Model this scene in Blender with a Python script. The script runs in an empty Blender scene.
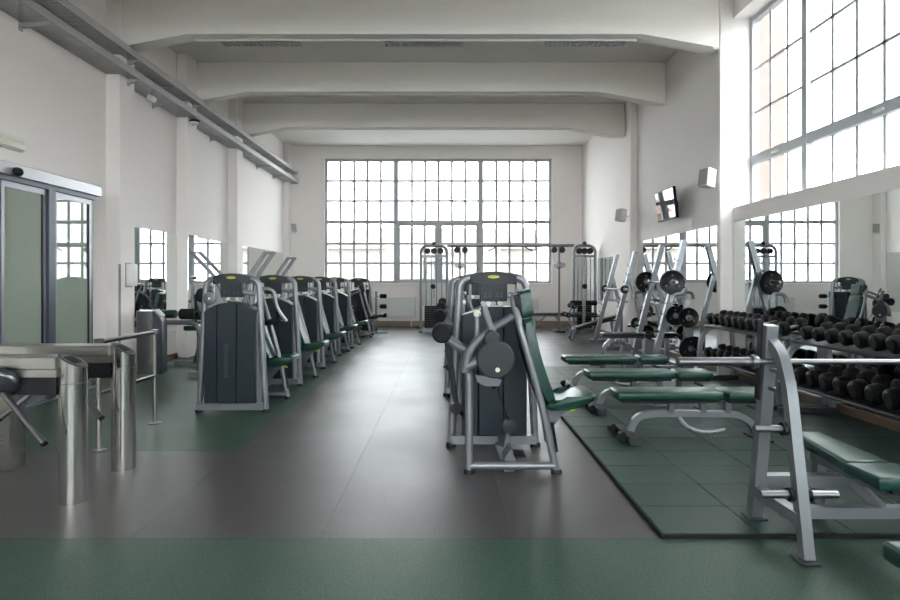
import bpy, bmesh, math, random
from mathutils import Vector, Matrix, Euler
random.seed(7)
R = math.radians
SC = bpy.context.scene
COL = SC.collection

# ------------------------------------------------------------------ camera
cam_d = bpy.data.cameras.new('camera')
cam_d.sensor_width = 36.0
cam_d.lens = 24.0
cam_d.shift_x = 3.0 / 900
cam_d.shift_y = -19.0 / 900
cam_d.clip_start = 0.05
cam_d.clip_end = 400
cam = bpy.data.objects.new('camera', cam_d)
cam.location = (0, 0, 1.43)
cam.rotation_euler = (R(90), 0, 0)
COL.objects.link(cam)
SC.camera = cam

# ------------------------------------------------------------------ world: bright overcast sky
world = bpy.data.worlds.new('overcast_sky')
SC.world = world
world.use_nodes = True
bg = world.node_tree.nodes['Background']
bg.inputs['Color'].default_value = (0.955, 0.975, 1.0, 1)
bg.inputs['Strength'].default_value = 1.0

# ------------------------------------------------------------------ exposure
SC.view_settings.view_transform = 'Standard'
SC.view_settings.look = 'None'
SC.view_settings.gamma = 1.0
SC.view_settings.use_curve_mapping = False
SC.view_settings.exposure = 3.7
SC.cycles.max_bounces = 14
SC.cycles.diffuse_bounces = 7
SC.cycles.glossy_bounces = 5
SC.cycles.transparent_max_bounces = 12

# ------------------------------------------------------------------ materials
def lin(c):
    out = []
    for v in c:
        v = v / 255.0
        out.append(v / 12.92 if v <= 0.04045 else ((v + 0.055) / 1.055) ** 2.4)
    return (*out, 1.0)

MATS = {}
def mat(name, rgb, rough=0.5, metal=0.0, var=0.06, scale=6.0, bump=0.0, bscale=60.0, ior=1.5, coat=0.0, stretch=None, rvar=0.0, spec=0.5):
    m = bpy.data.materials.new(name)
    m.use_nodes = True
    nt = m.node_tree
    b = nt.nodes['Principled BSDF']
    b.inputs['Roughness'].default_value = rough
    b.inputs['Metallic'].default_value = metal
    b.inputs['IOR'].default_value = ior
    b.inputs['Specular IOR Level'].default_value = spec
    if coat:
        b.inputs['Coat Weight'].default_value = coat
        b.inputs['Coat Roughness'].default_value = 0.12
    tc = nt.nodes.new('ShaderNodeTexCoord')
    src = tc.outputs['Object']
    if stretch:
        mp = nt.nodes.new('ShaderNodeMapping')
        mp.inputs['Scale'].default_value = stretch
        nt.links.new(src, mp.inputs['Vector'])
        src = mp.outputs['Vector']
    nz = nt.nodes.new('ShaderNodeTexNoise')
    nz.inputs['Scale'].default_value = scale
    nz.inputs['Detail'].default_value = 4.0
    nt.links.new(src, nz.inputs['Vector'])
    c = lin(rgb)
    mix = nt.nodes.new('ShaderNodeMix'); mix.data_type = 'RGBA'
    mix.inputs[6].default_value = tuple(x * (1 - var) for x in c[:3]) + (1,)
    mix.inputs[7].default_value = tuple(min(1, x * (1 + var)) for x in c[:3]) + (1,)
    nt.links.new(nz.outputs['Fac'], mix.inputs[0])
    nt.links.new(mix.outputs[2], b.inputs['Base Color'])
    if rvar:
        mr = nt.nodes.new('ShaderNodeMapRange')
        mr.inputs['To Min'].default_value = max(0.02, rough - rvar)
        mr.inputs['To Max'].default_value = min(1, rough + rvar)
        nt.links.new(nz.outputs['Fac'], mr.inputs['Value'])
        nt.links.new(mr.outputs['Result'], b.inputs['Roughness'])
    if bump:
        n2 = nt.nodes.new('ShaderNodeTexNoise')
        n2.inputs['Scale'].default_value = bscale
        n2.inputs['Detail'].default_value = 3.0
        nt.links.new(src, n2.inputs['Vector'])
        bp = nt.nodes.new('ShaderNodeBump')
        bp.inputs['Strength'].default_value = bump
        bp.inputs['Distance'].default_value = 0.004
        nt.links.new(n2.outputs['Fac'], bp.inputs['Height'])
        nt.links.new(bp.outputs['Normal'], b.inputs['Normal'])
    MATS[name] = m
    return m

def rubber(name, rgb, fleck, rough, scale=900, ior=1.5, spec=.5):
    """rubber sheet with fine flecks and broad wear"""
    m = mat(name, rgb, rough, 0, 0.26, 1.3, 0.25, 260, ior=ior, rvar=0.09, spec=spec)
    nt = m.node_tree
    b = nt.nodes['Principled BSDF']
    old = b.inputs['Base Color'].links[0].from_socket
    tc = [n for n in nt.nodes if n.type == 'TEX_COORD'][0]
    v = nt.nodes.new('ShaderNodeTexNoise')
    v.inputs['Scale'].default_value = 115
    v.inputs['Detail'].default_value = 2
    nt.links.new(tc.outputs['Object'], v.inputs['Vector'])
    rp = nt.nodes.new('ShaderNodeValToRGB')
    rp.color_ramp.elements[0].position = 0.54
    rp.color_ramp.elements[1].position = 0.68
    nt.links.new(v.outputs['Fac'], rp.inputs['Fac'])
    mx = nt.nodes.new('ShaderNodeMix'); mx.data_type = 'RGBA'
    nt.links.new(rp.outputs['Color'], mx.inputs[0])
    nt.links.new(old, mx.inputs[6])
    mx.inputs[7].default_value = lin(fleck)
    nt.links.new(mx.outputs[2], b.inputs['Base Color'])
    return m

mat('wall_paint', (239, 233, 230), 0.75, 0, 0.02, 1.2, 0.05, 90)
mat('ceiling_paint', (230, 226, 221), 0.8, 0, 0.02, 1.0, 0.04, 60)
mat('beam_paint', (236, 231, 225), 0.75, 0, 0.025, 1.4, 0.05, 60)
rubber('rubber_dark', (62, 59, 59), (98, 95, 95), 0.36, spec=.46)
rubber('rubber_green', (46, 70, 57), (84, 108, 95), 0.42, spec=.38)
rubber('rubber_tile', (37, 58, 50), (64, 86, 77), 0.46, spec=.32)
mat('subfloor', (40, 40, 40), 0.9)
mat('silver_paint', (130, 133, 138), 0.36, 0.5, 0.03, 8)
mat('grey_casting', (100, 103, 108), 0.42, 0.3, 0.04, 12, 0.04, 300)
mat('navy_plastic', (38, 46, 53), 0.42, 0, 0.04, 5, 0.03, 250, spec=0.22)
mat('dark_grey_plastic', (50, 53, 57), 0.45, 0, 0.05, 8, 0.03, 250, spec=0.22)
mat('black_plastic', (30, 31, 33), 0.45, 0, 0.08, 9, 0.04, 200, spec=0.22)
mat('black_foam', (34, 35, 37), 0.8, 0, 0.1, 20, 0.15, 250, spec=0.15)
mat('green_vinyl', (16, 58, 48), 0.33, 0, 0.07, 9, 0.06, 320, spec=0.45)
mat('black_vinyl', (34, 40, 40), 0.4, 0, 0.07, 9, 0.06, 320, spec=0.3)
mat('stainless', (190, 188, 184), 0.17, 1.0, 0.03, 4, 0, 80, stretch=(40, 40, .6), rvar=0.02)
mat('stainless_flat', (182, 180, 175), 0.28, 1.0, 0.03, 4, 0, 80, stretch=(.6, 40, 40), rvar=0.02)
mat('chrome', (136, 137, 140), 0.32, 1.0, 0.02)
mat('dumbbell_rubber', (11, 11, 14), 0.5, 0, 0.15, 14, 0.15, 120, spec=0.22)
mat('dumbbell_mark', (34, 34, 38), 0.5, 0, 0.1, 20, spec=0.22)
mat('cast_iron', (12, 13, 14), 0.34, 0, 0.12, 10, 0.08, 120, spec=0.22)
mat('wood_trim', (128, 104, 88), 0.5, 0, 0.2, 3, 0.08, 60, stretch=(8, 1, 8))
mat('brown_skirting', (142, 124, 108), 0.5, 0, 0.12, 3, 0.05, 60, stretch=(1, 8, 8))
mat('window_frame', (176, 179, 183), 0.5, 0.1, 0.04, 5)
mat('door_aluminium', (150, 153, 160), 0.38, 0.7, 0.04, 5)
mat('door_dark', (84, 90, 98), 0.4, 0.5, 0.04, 5)
mat('header_aluminium', (176, 178, 182), 0.38, 0.6, 0.04, 3, 0.03, 60, stretch=(30, 1, 30))
mat('white_plastic', (226, 226, 224), 0.4, 0, 0.02, 6)
mat('cream_plastic', (214, 210, 196), 0.35, 0, 0.03, 6)
mat('grey_plastic', (150, 150, 150), 0.5, 0, 0.03, 6)
mat('radiator_white', (214, 214, 212), 0.4, 0, 0.02, 6)
mat('badge_yellow', (190, 190, 50), 0.4, 0, 0.06, 40)
mat('lettering_grey', (62, 70, 78), 0.5, 0, 0.03, 30)
mat('lettering_dark', (70, 74, 40), 0.5, 0, 0.03, 30)
mat('steel_tray', (176, 178, 178), 0.45, 0.25, 0.06, 3)
mat('louvre_metal', (206, 214, 208), 0.4, 0.0, 0.05, 6)
mat('lamp_reflector', (170, 182, 174), 0.35, 0.4, 0.06, 6)
mat('screen_black', (14, 14, 16), 0.03, 0, 0.02, ior=2.4)
mat('brick_wall', (134, 116, 110), 0.9, 0, 0.25, 9, 0.2, 30)
mat('render_cream', (146, 141, 134), 0.9, 0, 0.1, 1)
mat('roof_tile', (124, 100, 90), 0.85, 0, 0.2, 3, 0.2, 20)
mat('tarmac', (120, 122, 120), 0.95, 0, 0.1, 1)
mat('terminal_navy', (38, 46, 62), 0.4, 0, 0.05, 5)
mat('dark_steel', (62, 65, 67), 0.45, 0.4, 0.06, 6)

def shader_mat(name, build):
    m = bpy.data.materials.new(name); m.use_nodes = True
    nt = m.node_tree
    for n in list(nt.nodes):
        if n.type != 'OUTPUT_MATERIAL': nt.nodes.remove(n)
    out = [n for n in nt.nodes if n.type == 'OUTPUT_MATERIAL'][0]
    nt.links.new(build(nt), out.inputs['Surface'])
    MATS[name] = m

def _mirror(nt):
    g = nt.nodes.new('ShaderNodeBsdfGlossy')
    g.inputs['Roughness'].default_value = 0.0
    nz = nt.nodes.new('ShaderNodeTexNoise'); nz.inputs['Scale'].default_value = 0.7
    mx = nt.nodes.new('ShaderNodeMix'); mx.data_type = 'RGBA'
    mx.inputs[6].default_value = (0.80, 0.84, 0.82, 1)
    mx.inputs[7].default_value = (0.84, 0.875, 0.86, 1)
    nt.links.new(nz.outputs['Fac'], mx.inputs[0])
    nt.links.new(mx.outputs[2], g.inputs['Color'])
    return g.outputs[0]
shader_mat('mirror_glass', _mirror)

def _pane(nt):
    t = nt.nodes.new('ShaderNodeBsdfTransparent')
    t.inputs['Color'].default_value = (0.95, 0.97, 0.965, 1)
    g = nt.nodes.new('ShaderNodeBsdfGlossy')
    g.inputs['Roughness'].default_value = 0.02
    g.inputs['Color'].default_value = (0.9, 0.92, 0.92, 1)
    mx = nt.nodes.new('ShaderNodeMixShader'); mx.inputs[0].default_value = 0.06
    nt.links.new(t.outputs[0], mx.inputs[1]); nt.links.new(g.outputs[0], mx.inputs[2])
    return mx.outputs[0]
shader_mat('window_glass', _pane)

def _clear(nt):
    t = nt.nodes.new('ShaderNodeBsdfTransparent')
    t.inputs['Color'].default_value = (0.93, 0.95, 0.95, 1)
    d = nt.nodes.new('ShaderNodeBsdfDiffuse')
    d.inputs['Color'].default_value = (0.72, 0.75, 0.78, 1)
    mx = nt.nodes.new('ShaderNodeMixShader'); mx.inputs[0].default_value = 0.16
    nt.links.new(t.outputs[0], mx.inputs[1]); nt.links.new(d.outputs[0], mx.inputs[2])
    return mx.outputs[0]
shader_mat('clear_guard', _clear)
mat('door_glass', (148, 158, 147), 0.015, 0, 0.02, 0.6, ior=1.75)

# perforated steel: round holes punched through on a regular grid
def _perf(nt):
    b = nt.nodes.new('ShaderNodeBsdfPrincipled')
    b.inputs['Base Color'].default_value = lin((170, 172, 172)); b.inputs['Metallic'].default_value = 0.2
    b.inputs['Roughness'].default_value = 0.45
    t = nt.nodes.new('ShaderNodeBsdfTransparent')
    tc = nt.nodes.new('ShaderNodeTexCoord')
    mp = nt.nodes.new('ShaderNodeMapping'); mp.inputs['Scale'].default_value = (26, 26, 26)
    v = nt.nodes.new('ShaderNodeTexVoronoi'); v.inputs['Randomness'].default_value = 0.0; v.inputs['Scale'].default_value = 1.0
    lt = nt.nodes.new('ShaderNodeMath'); lt.operation = 'LESS_THAN'; lt.inputs[1].default_value = 0.36
    nt.links.new(tc.outputs['Object'], mp.inputs['Vector']); nt.links.new(mp.outputs['Vector'], v.inputs['Vector'])
    nt.links.new(v.outputs['Distance'], lt.inputs[0])
    mx = nt.nodes.new('ShaderNodeMixShader')
    nt.links.new(lt.outputs[0], mx.inputs[0]); nt.links.new(b.outputs[0], mx.inputs[1]); nt.links.new(t.outputs[0], mx.inputs[2])
    return mx.outputs[0]
shader_mat('perforated_steel', _perf)

# ------------------------------------------------------------------ mesh helpers
def fillet(pts, r, n=5):
    pts = [Vector(p) for p in pts]
    out = [pts[0]]
    for i in range(1, len(pts) - 1):
        a, b, c = pts[i - 1], pts[i], pts[i + 1]
        u, v = (a - b), (c - b)
        d = min(r, u.length * 0.48, v.length * 0.48)
        p, q = b + u.normalized() * d, b + v.normalized() * d
        for k in range(n + 1):
            t = k / n
            out.append(p * (1 - t) ** 2 + b * 2 * t * (1 - t) + q * t * t)
    out.append(pts[-1])
    return out

class MB:
    def __init__(s):
        s.bm = bmesh.new()
    def box(s, c, size, rot=None, bev=0.0, seg=2):
        g = bmesh.ops.create_cube(s.bm, size=1.0)
        vs = g['verts']
        bmesh.ops.scale(s.bm, vec=Vector(size), verts=vs)
        if bev:
            es = list({e for v in vs for e in v.link_edges})
            r = bmesh.ops.bevel(s.bm, geom=es, offset=min(bev, min(size) * 0.49), segments=seg, affect='EDGES', profile=0.5)
            vs = list({v for f in r['faces'] for v in f.verts} | {v for v in vs if v.is_valid})
        if rot:
            bmesh.ops.rotate(s.bm, cent=(0, 0, 0), matrix=Euler(rot).to_matrix(), verts=vs)
        bmesh.ops.translate(s.bm, vec=Vector(c), verts=vs)
        return s
    def rng(s, x0, x1, y0, y1, z0, z1, bev=0.0, seg=2):
        return s.box(((x0 + x1) / 2, (y0 + y1) / 2, (z0 + z1) / 2), (abs(x1 - x0), abs(y1 - y0), abs(z1 - z0)), None, bev, seg)
    def tube(s, pts, r, n=10, phase=0.0, flat=1.0, caps=True):
        pts = [Vector(p) for p in pts]
        rr = r if isinstance(r, (list, tuple)) else [r] * len(pts)
        tans = []
        for i in range(len(pts)):
            a = pts[max(0, i - 1)]; b = pts[min(len(pts) - 1, i + 1)]
            tans.append((b - a).normalized())
        t = tans[0]
        ref = Vector((0, 0, 1)) if abs(t.z) < 0.8 else Vector((0, 1, 0))
        nrm = (ref - t * ref.dot(t)).normalized()
        rings = []
        for i, p in enumerate(pts):
            t = tans[i]
            nrm = (nrm - t * nrm.dot(t)).normalized()
            bi = t.cross(nrm)
            sc = 1.0
            if 0 < i < len(pts) - 1:
                u = (pts[i] - pts[i - 1]).normalized(); w = (pts[i + 1] - pts[i]).normalized()
                cs = max(0.5, math.sqrt(max(0, (1 + u.dot(w)) / 2)))
                sc = 1 / cs if n == 4 else 1.0
            ring = []
            for k in range(n):
                a = 2 * math.pi * k / n + phase
                ring.append(s.bm.verts.new(p + (nrm * math.cos(a) + bi * math.sin(a) * flat) * rr[i] * sc))
            rings.append(ring)
        for i in range(len(rings) - 1):
            for k in range(n):
                s.bm.faces.new((rings[i][k], rings[i][(k + 1) % n], rings[i + 1][(k + 1) % n], rings[i + 1][k]))
        if caps:
            s.bm.faces.new(rings[0][::-1]); s.bm.faces.new(rings[-1])
        return s
    def sq(s, pts, w, flat=1.0):
        return s.tube(pts, w / math.sqrt(2), 4, math.pi / 4, flat)
    def cyl(s, a, b, r, n=16, r2=None):
        return s.tube([a, b], [r, r if r2 is None else r2], n)
    def lathe(s, prof, a, b, n=20):
        """prof: (t, r) along the axis a->b, t in metres from a"""
        a, b = Vector(a), Vector(b); d = (b - a).normalized()
        return s._lathe([(a + d * t, r) for t, r in prof], d, n)
    def _lathe(s, pr, d, n):
        ref = Vector((0, 0, 1)) if abs(d.z) < 0.8 else Vector((0, 1, 0))
        u = (ref - d * ref.dot(d)).normalized(); v = d.cross(u)
        rings = []
        for p, r in pr:
            rings.append([s.bm.verts.new(p + (u * math.cos(2 * math.pi * k / n) + v * math.sin(2 * math.pi * k / n)) * max(r, 1e-4)) for k in range(n)])
        for i in range(len(rings) - 1):
            for k in range(n):
                s.bm.faces.new((rings[i][k], rings[i][(k + 1) % n], rings[i + 1][(k + 1) % n], rings[i + 1][k]))
        s.bm.faces.new(rings[0][::-1]); s.bm.faces.new(rings[-1])
        return s
    def ball(s, c, r, n=14):
        g = bmesh.ops.create_uvsphere(s.bm, u_segments=n, v_segments=n // 2 + 1, radius=r)
        bmesh.ops.translate(s.bm, vec=Vector(c), verts=g['verts'])
        return s
    def prism(s, poly, axis, a0, a1, bev=0.0, seg=2):
        """polygon in the plane normal to axis ('x': (y,z), 'y': (x,z), 'z': (x,y)) extruded a0..a1"""
        def P(p, a):
            return {'x': (a, p[0], p[1]), 'y': (p[0], a, p[1]), 'z': (p[0], p[1], a)}[axis]
        lo = [s.bm.verts.new(P(p, a0)) for p in poly]; hi = [s.bm.verts.new(P(p, a1)) for p in poly]
        fs = [s.bm.faces.new(lo), s.bm.faces.new(hi[::-1])]
        n = len(poly)
        for i in range(n):
            fs.append(s.bm.faces.new((lo[i], hi[i], hi[(i + 1) % n], lo[(i + 1) % n])))
        if bev:
            es = list({e for f in fs[:2] for e in f.edges})
            bmesh.ops.bevel(s.bm, geom=es, offset=bev, segments=seg, affect='EDGES', profile=0.5)
        return s
    def mesh(s, name, m, angle=35):
        bmesh.ops.recalc_face_normals(s.bm, faces=s.bm.faces[:])
        me = bpy.data.meshes.new(name)
        s.bm.to_mesh(me); s.bm.free()
        me.materials.append(MATS[m])
        me.shade_smooth()
        me.set_sharp_from_angle(angle=R(angle))
        return me
    def build(s, name, m, parent=None, loc=(0, 0, 0), label=None, angle=35):
        o = bpy.data.objects.new(name, s.mesh(name, m, angle))
        COL.objects.link(o)
        o.location = loc
        if parent: o.parent = parent
        if label: o['label'] = label
        return o

def tag(o, label, cat, group=None):
    o['label'] = label; o['category'] = cat
    if group: o['group'] = group
    return o
def thing(name, label, cat, loc=(0, 0, 0), rz=0.0, group=None):
    o = bpy.data.objects.new(name, None)
    o.empty_display_size = 0.1
    COL.objects.link(o)
    o.location = loc; o.rotation_euler = (0, 0, rz)
    return tag(o, label, cat, group)
def struct(o):
    o['kind'] = 'structure'
    return o
def sname(name, loc=(0, 0, 0)):
    o = bpy.data.objects.new(name, None); o.empty_display_size = 0.1
    COL.objects.link(o); o.location = loc
    return struct(o)
def inst(name, me, parent, loc=(0, 0, 0), scale=None):
    o = bpy.data.objects.new(name, me); COL.objects.link(o)
    o.location = loc; o.parent = parent
    if scale: o.scale = scale
    return o
def copy_tree(o, parent=None):
    c = o.copy(); COL.objects.link(c); c.parent = parent
    for ch in list(o.children): copy_tree(ch, c)
    return c
def text_mesh(txt, size, depth, m):
    cu = bpy.data.curves.new('lettering', 'FONT')
    cu.body = txt; cu.size = size; cu.extrude = depth
    cu.align_x = 'CENTER'; cu.align_y = 'CENTER'
    ob = bpy.data.objects.new('lettering_source', cu)
    COL.objects.link(ob)
    dg = bpy.context.evaluated_depsgraph_get()
    me = bpy.data.meshes.new_from_object(ob.evaluated_get(dg))
    me.name = 'lettering'
    bpy.data.objects.remove(ob); bpy.data.curves.remove(cu)
    me.materials.clear(); me.materials.append(MATS[m])
    return me
def ordinal(i):
    return ['first', 'second', 'third', 'fourth', 'fifth', 'sixth', 'seventh', 'eighth', 'ninth', 'tenth', 'eleventh', 'twelfth'][i]

# ------------------------------------------------------------------ room dimensions
XL, XR, YB, YF, ZC = -5.05, 4.25, 18.85, -5.0, 5.68

# floor: sheets of rubber laid on a dark screed
floor = struct(MB().rng(XL - .3, XR + .3, YF - .3, YB + .3, -.16, -.04).build('floor', 'subfloor'))
def sheet(x0, x1, y0, y1, m):
    g = .0010
    MB().rng(x0 + g, x1 - g, y0 + g, y1 - g, -.04, 0).build('rubber_sheet', m, floor)
sheet(XL, XR, YF, 3.33, 'rubber_green')
sheet(XL, -1.76, 3.33, 5.05, 'rubber_dark')
sheet(XL, -1.76, 5.05, YB, 'rubber_green')
for a, b in ((-1.76, -.70), (-.70, .36), (.36, 1.42), (1.42, 2.48), (2.48, 3.54), (3.54, XR)):
    sheet(a, b, 3.33, YB, 'rubber_dark')

# ceiling with haunched beams
ceiling = struct(MB().rng(XL - .3, XR + .3, YF - .3, YB + .3, ZC, ZC + .2).build('ceiling', 'ceiling_paint'))
ZB = 5.12
for y0, y1 in ((-4.6, -4.25), (-1.9, -1.55), (.8, 1.15), (3.5, 3.85), (6.2, 6.55), (8.9, 9.17), (11.6, 11.84), (14.3, 14.54)):
    xe = XR - .201 if 8 < y0 < 9 else XR
    poly = [(XL, ZC), (xe, ZC), (xe, ZB - .24), (XR - .30, ZB - .24), (XR - 1.35, ZB), (XL + 1.2, ZB), (XL + .2, ZB - .24), (XL, ZB - .24)]
    MB().prism(poly, 'y', y0, y1, .025, 1).build('beam', 'beam_paint', ceiling)

# left wall with pilasters
wl = struct(MB().rng(XL - .3, XL, YF, YB, -.04, ZC).build('wall_left', 'wall_paint'))
for y0, y1 in ((6.1, 6.5), (8.88, 9.30), (11.2, 11.6), (13.85, 14.22)):
    if y0 > 8: MB().rng(XL, XL + .21, y0, y1, 0, ZC, .006, 1).build('pilaster', 'wall_paint', wl)
MB().rng(XL, XL + .16, 18.5, YB, 0, ZC, .006, 1).build('pilaster', 'wall_paint', wl)

# back wall with the window opening
WX0, WX1, WZ0, WZ1 = -3.86, 3.30, 1.367, 5.29
b = MB()
b.rng(XL - .3, WX0, YB, YB + .35, -.04, ZC); b.rng(WX1, XR + .3, YB, YB + .35, -.04, ZC)
b.rng(WX0, WX1, YB, YB + .35, -.04, WZ0); b.rng(WX0, WX1, YB, YB + .35, WZ1, ZC)
wb = struct(b.build('wall_back', 'wall_paint'))
b = MB()
b.rng(XL - .3, WX0 - .6, YF - .35, YF, -.04, ZC); b.rng(WX1 + .6, XR + .3, YF - .35, YF, -.04, ZC)
b.rng(WX0 - .6, WX1 + .6, YF - .35, YF, -.04, 1.0); b.rng(WX0 - .6, WX1 + .6, YF - .35, YF, WZ1, ZC)
struct(b.build('wall_front', 'wall_paint'))

# right wall with the long window band
RY0, RY1, RZ0, RZ1 = 2.2, 8.92, 2.52, 5.33
b = MB()
b.rng(XR, XR + .35, YF, RY0, -.04, ZC); b.rng(XR, XR + .35, RY1, YB, -.04, ZC)
b.rng(XR, XR + .35, RY0, RY1, -.04, RZ0); b.rng(XR, XR + .35, RY0, RY1, RZ1, ZC)
wr = struct(b.build('wall_right', 'wall_paint'))
MB().rng(4.05, XR, 8.90, 9.02, 0, ZC, .01, 1).build('column', 'wall_paint', wr)
MB().rng(4.10, XR, 13.4, 13.6, 0, ZC, .01, 1).build('column', 'wall_paint', wr)
# skirtings
struct(MB().rng(XL + .16, XR, YB - .025, YB, 0, .18, .006, 1).build('baseboard_back', 'brown_skirting'))
b = MB()
for y0, y1 in ((-5, 4.6), (8.12, 8.88), (9.30, 11.2), (11.6, 13.85), (14.22, 18.5)): b.rng(XL, XL + .02, y0, y1, 0, .09)
struct(b.build('baseboard_left', 'wood_trim'))
b = MB()
for y0, y1 in ((-5, 8.90), (9.02, 13.4), (13.6, 18.82)): b.rng(XR - .05, XR, y0, y1, 0, .10, .004, 1)
struct(b.build('baseboard_right', 'wood_trim'))

# ------------------------------------------------------------------ windows
def bar(parent, name, x0, x1, y0, y1, z0, z1, m='window_frame'):
    return MB().rng(x0, x1, y0, y1, z0, z1).build(name, m, parent)
w1 = sname('window_1')
YG = YB + .14
def wx(cx): return WX0 + (cx - 50) / 822.0 * (WX1 - WX0)
def wz(cy): return WZ1 - (cy - 28) / 452.0 * (WZ1 - WZ0)
xs_secs = [(60, 300, [107, 156, 204, 253]), (316, 606, [366, 414, 462, 511, 559]), (624, 862, [672, 720, 769, 817])]
bar(w1, 'frame', WX0, wx(60), YG - .05, YG + .05, WZ0, WZ1)
bar(w1, 'frame', wx(862), WX1, YG - .05, YG + .05, WZ0, WZ1)
bar(w1, 'frame', wx(60), wx(862), YG - .05, YG + .05, wz(38), WZ1)
bar(w1, 'frame', wx(60), wx(862), YG - .05, YG + .05, WZ0, wz(472))
bar(w1, 'mullion', wx(300), wx(316), YG - .07, YG + .06, wz(472), wz(38))
bar(w1, 'mullion', wx(606), wx(624), YG - .07, YG + .06, wz(472), wz(38))
for a, c, _ in xs_secs: bar(w1, 'transom', wx(a), wx(c), YG - .06, YG + .05, wz(264), wz(252))
pane_cache = {}
def pane(parent, axis, u0, u1, z0, z1, pos):
    key = (axis, round(u1 - u0, 3), round(z1 - z0, 3))
    if key not in pane_cache:
        m = MB()
        if axis == 'y': m.box((0, 0, 0), (u1 - u0, .006, z1 - z0))
        else: m.box((0, 0, 0), (.006, u1 - u0, z1 - z0))
        pane_cache[key] = m.mesh('pane', 'window_glass')
    c = (u0 + u1) / 2
    loc = (c, pos, (z0 + z1) / 2) if axis == 'y' else (pos, c, (z0 + z1) / 2)
    inst('pane', pane_cache[key], parent, loc)
up, lo = [38, 108, 181, 252], [264, 337, 408, 472]
for si, (a, c, bars) in enumerate(xs_secs):
    for ri, rows in enumerate((up, lo)):
        L, Rr, bb = a, c, list(bars)
        if si == 1 and ri == 1:      # two opening casements
            for (f0, f1) in ((316, 456), (468, 606)):
                bar(w1, 'casement', wx(f0), wx(f0 + 7), YG - .06, YG + .04, wz(472), wz(264))
                bar(w1, 'casement', wx(f1 - 7), wx(f1), YG - .06, YG + .04, wz(472), wz(264))
                bar(w1, 'casement', wx(f0 + 7), wx(f1 - 7), YG - .06, YG + .04, wz(272), wz(264))
                bar(w1, 'casement', wx(f0 + 7), wx(f1 - 7), YG - .06, YG + .04, wz(472), wz(466))
            bar(w1, 'mullion', wx(456), wx(468), YG - .07, YG + .06, wz(472), wz(264))
            bb = [366, 412, 462, 513, 559]
        edges = [L] + bb + [Rr]
        for x in bb:
            if si == 1 and ri == 1 and x == 462: continue
            bar(w1, 'muntin', wx(x) - .036, wx(x) + .036, YG - .02, YG + .02, wz(rows[-1]), wz(rows[0]))
        for y in rows[1:-1]:
            bar(w1, 'muntin', wx(L), wx(Rr), YG - .025, YG + .025, wz(y) - .034, wz(y) + .034)
        for i in range(len(edges) - 1):
            for j in range(3):
                pane(w1, 'y', wx(edges[i]), wx(edges[i + 1]), wz(rows[j + 1]), wz(rows[j]), YG)
struct(MB().rng(WX0 - .04, WX1 + .04, YB - .05, YB + .09, WZ0 - .05, WZ0, .008, 1).build('trim_1', 'wall_paint'))

w2 = sname('window_2')
XG = XR + .31
bar(w2, 'frame', XG - .05, XG + .05, RY1 - .06, RY1, RZ0, RZ1)
bar(w2, 'frame', XG - .05, XG + .05, RY0, RY1 - .06, RZ1 - .07, RZ1)
bar(w2, 'frame', XG - .05, XG + .05, RY0, RY1 - .06, RZ0, RZ0 + .07)
zrows = [RZ0 + .07, 3.15, 3.28, 3.92, 4.56, RZ1 - .07]
y = RY1 - .06
secs = []
n = 3
while y - .42 * n > RY0:
    secs.append((y - .42 * n, y, n)); y = y - .42 * n - .10; n = 6
for (y0, y1, n) in secs:
    bar(w2, 'mullion', XG - .07, XG + .016, y0 - .10, y0, RZ0 + .07, RZ1 - .07)
    bar(w2, 'transom', XG - .06, XG + .016, y0, y1, 3.15, 3.28)
    bar(w2, 'window_catch', XG - .085, XG - .06, (y0 + y1) / 2 - .07, (y0 + y1) / 2 + .07, 3.19, 3.22, 'white_plastic')
    for i in range(1, n):
        yy = y0 + .42 * i
        bar(w2, 'muntin', XG - .012, XG + .014, yy - .022, yy + .022, 3.28, RZ1 - .07)
        bar(w2, 'muntin', XG - .012, XG + .014, yy - .022, yy + .022, RZ0 + .07, 3.15)
    for z in (3.92, 4.56):
        bar(w2, 'muntin', XG - .012, XG + .014, y0, y1, z - .016, z + .016)
    for i in range(n):
        for (z0, z1) in ((RZ0 + .07, 3.15), (3.28, 3.92), (3.92, 4.56), (4.56, RZ1 - .07)):
            pane(w2, 'x', y0 + .42 * i, y0 + .42 * (i + 1), z0, z1, XG)

w3 = sname('fill_window')  # added window behind the camera, out of view, to light beams and foreground
FX0, FX1 = WX0 - .6, WX1 + .6
YW = YF - .15
nfc = 18
pwid = (FX1 - FX0) / nfc
for i in range(nfc + 1):
    hw = .05 if i in (0, 6, 12, 18) else .02
    bar(w3, 'mullion' if hw > .03 else 'muntin', FX0 + i * pwid - hw, FX0 + i * pwid + hw, YW - .04, YW + .04, 1.0, WZ1)
for j in range(8):
    hz = .05 if j in (0, 4, 7) else .02
    zz = 1.0 + (WZ1 - 1.0) * j / 7
    bar(w3, 'transom', FX0, FX1, YW - .035, YW + .035, zz - hz, zz + hz)
for i in range(nfc):
    for j in range(7):
        pane(w3, 'y', FX0 + i * pwid, FX0 + (i + 1) * pwid, 1.0 + (WZ1 - 1.0) * j / 7, 1.0 + (WZ1 - 1.0) * (j + 1) / 7, YW)

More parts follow.
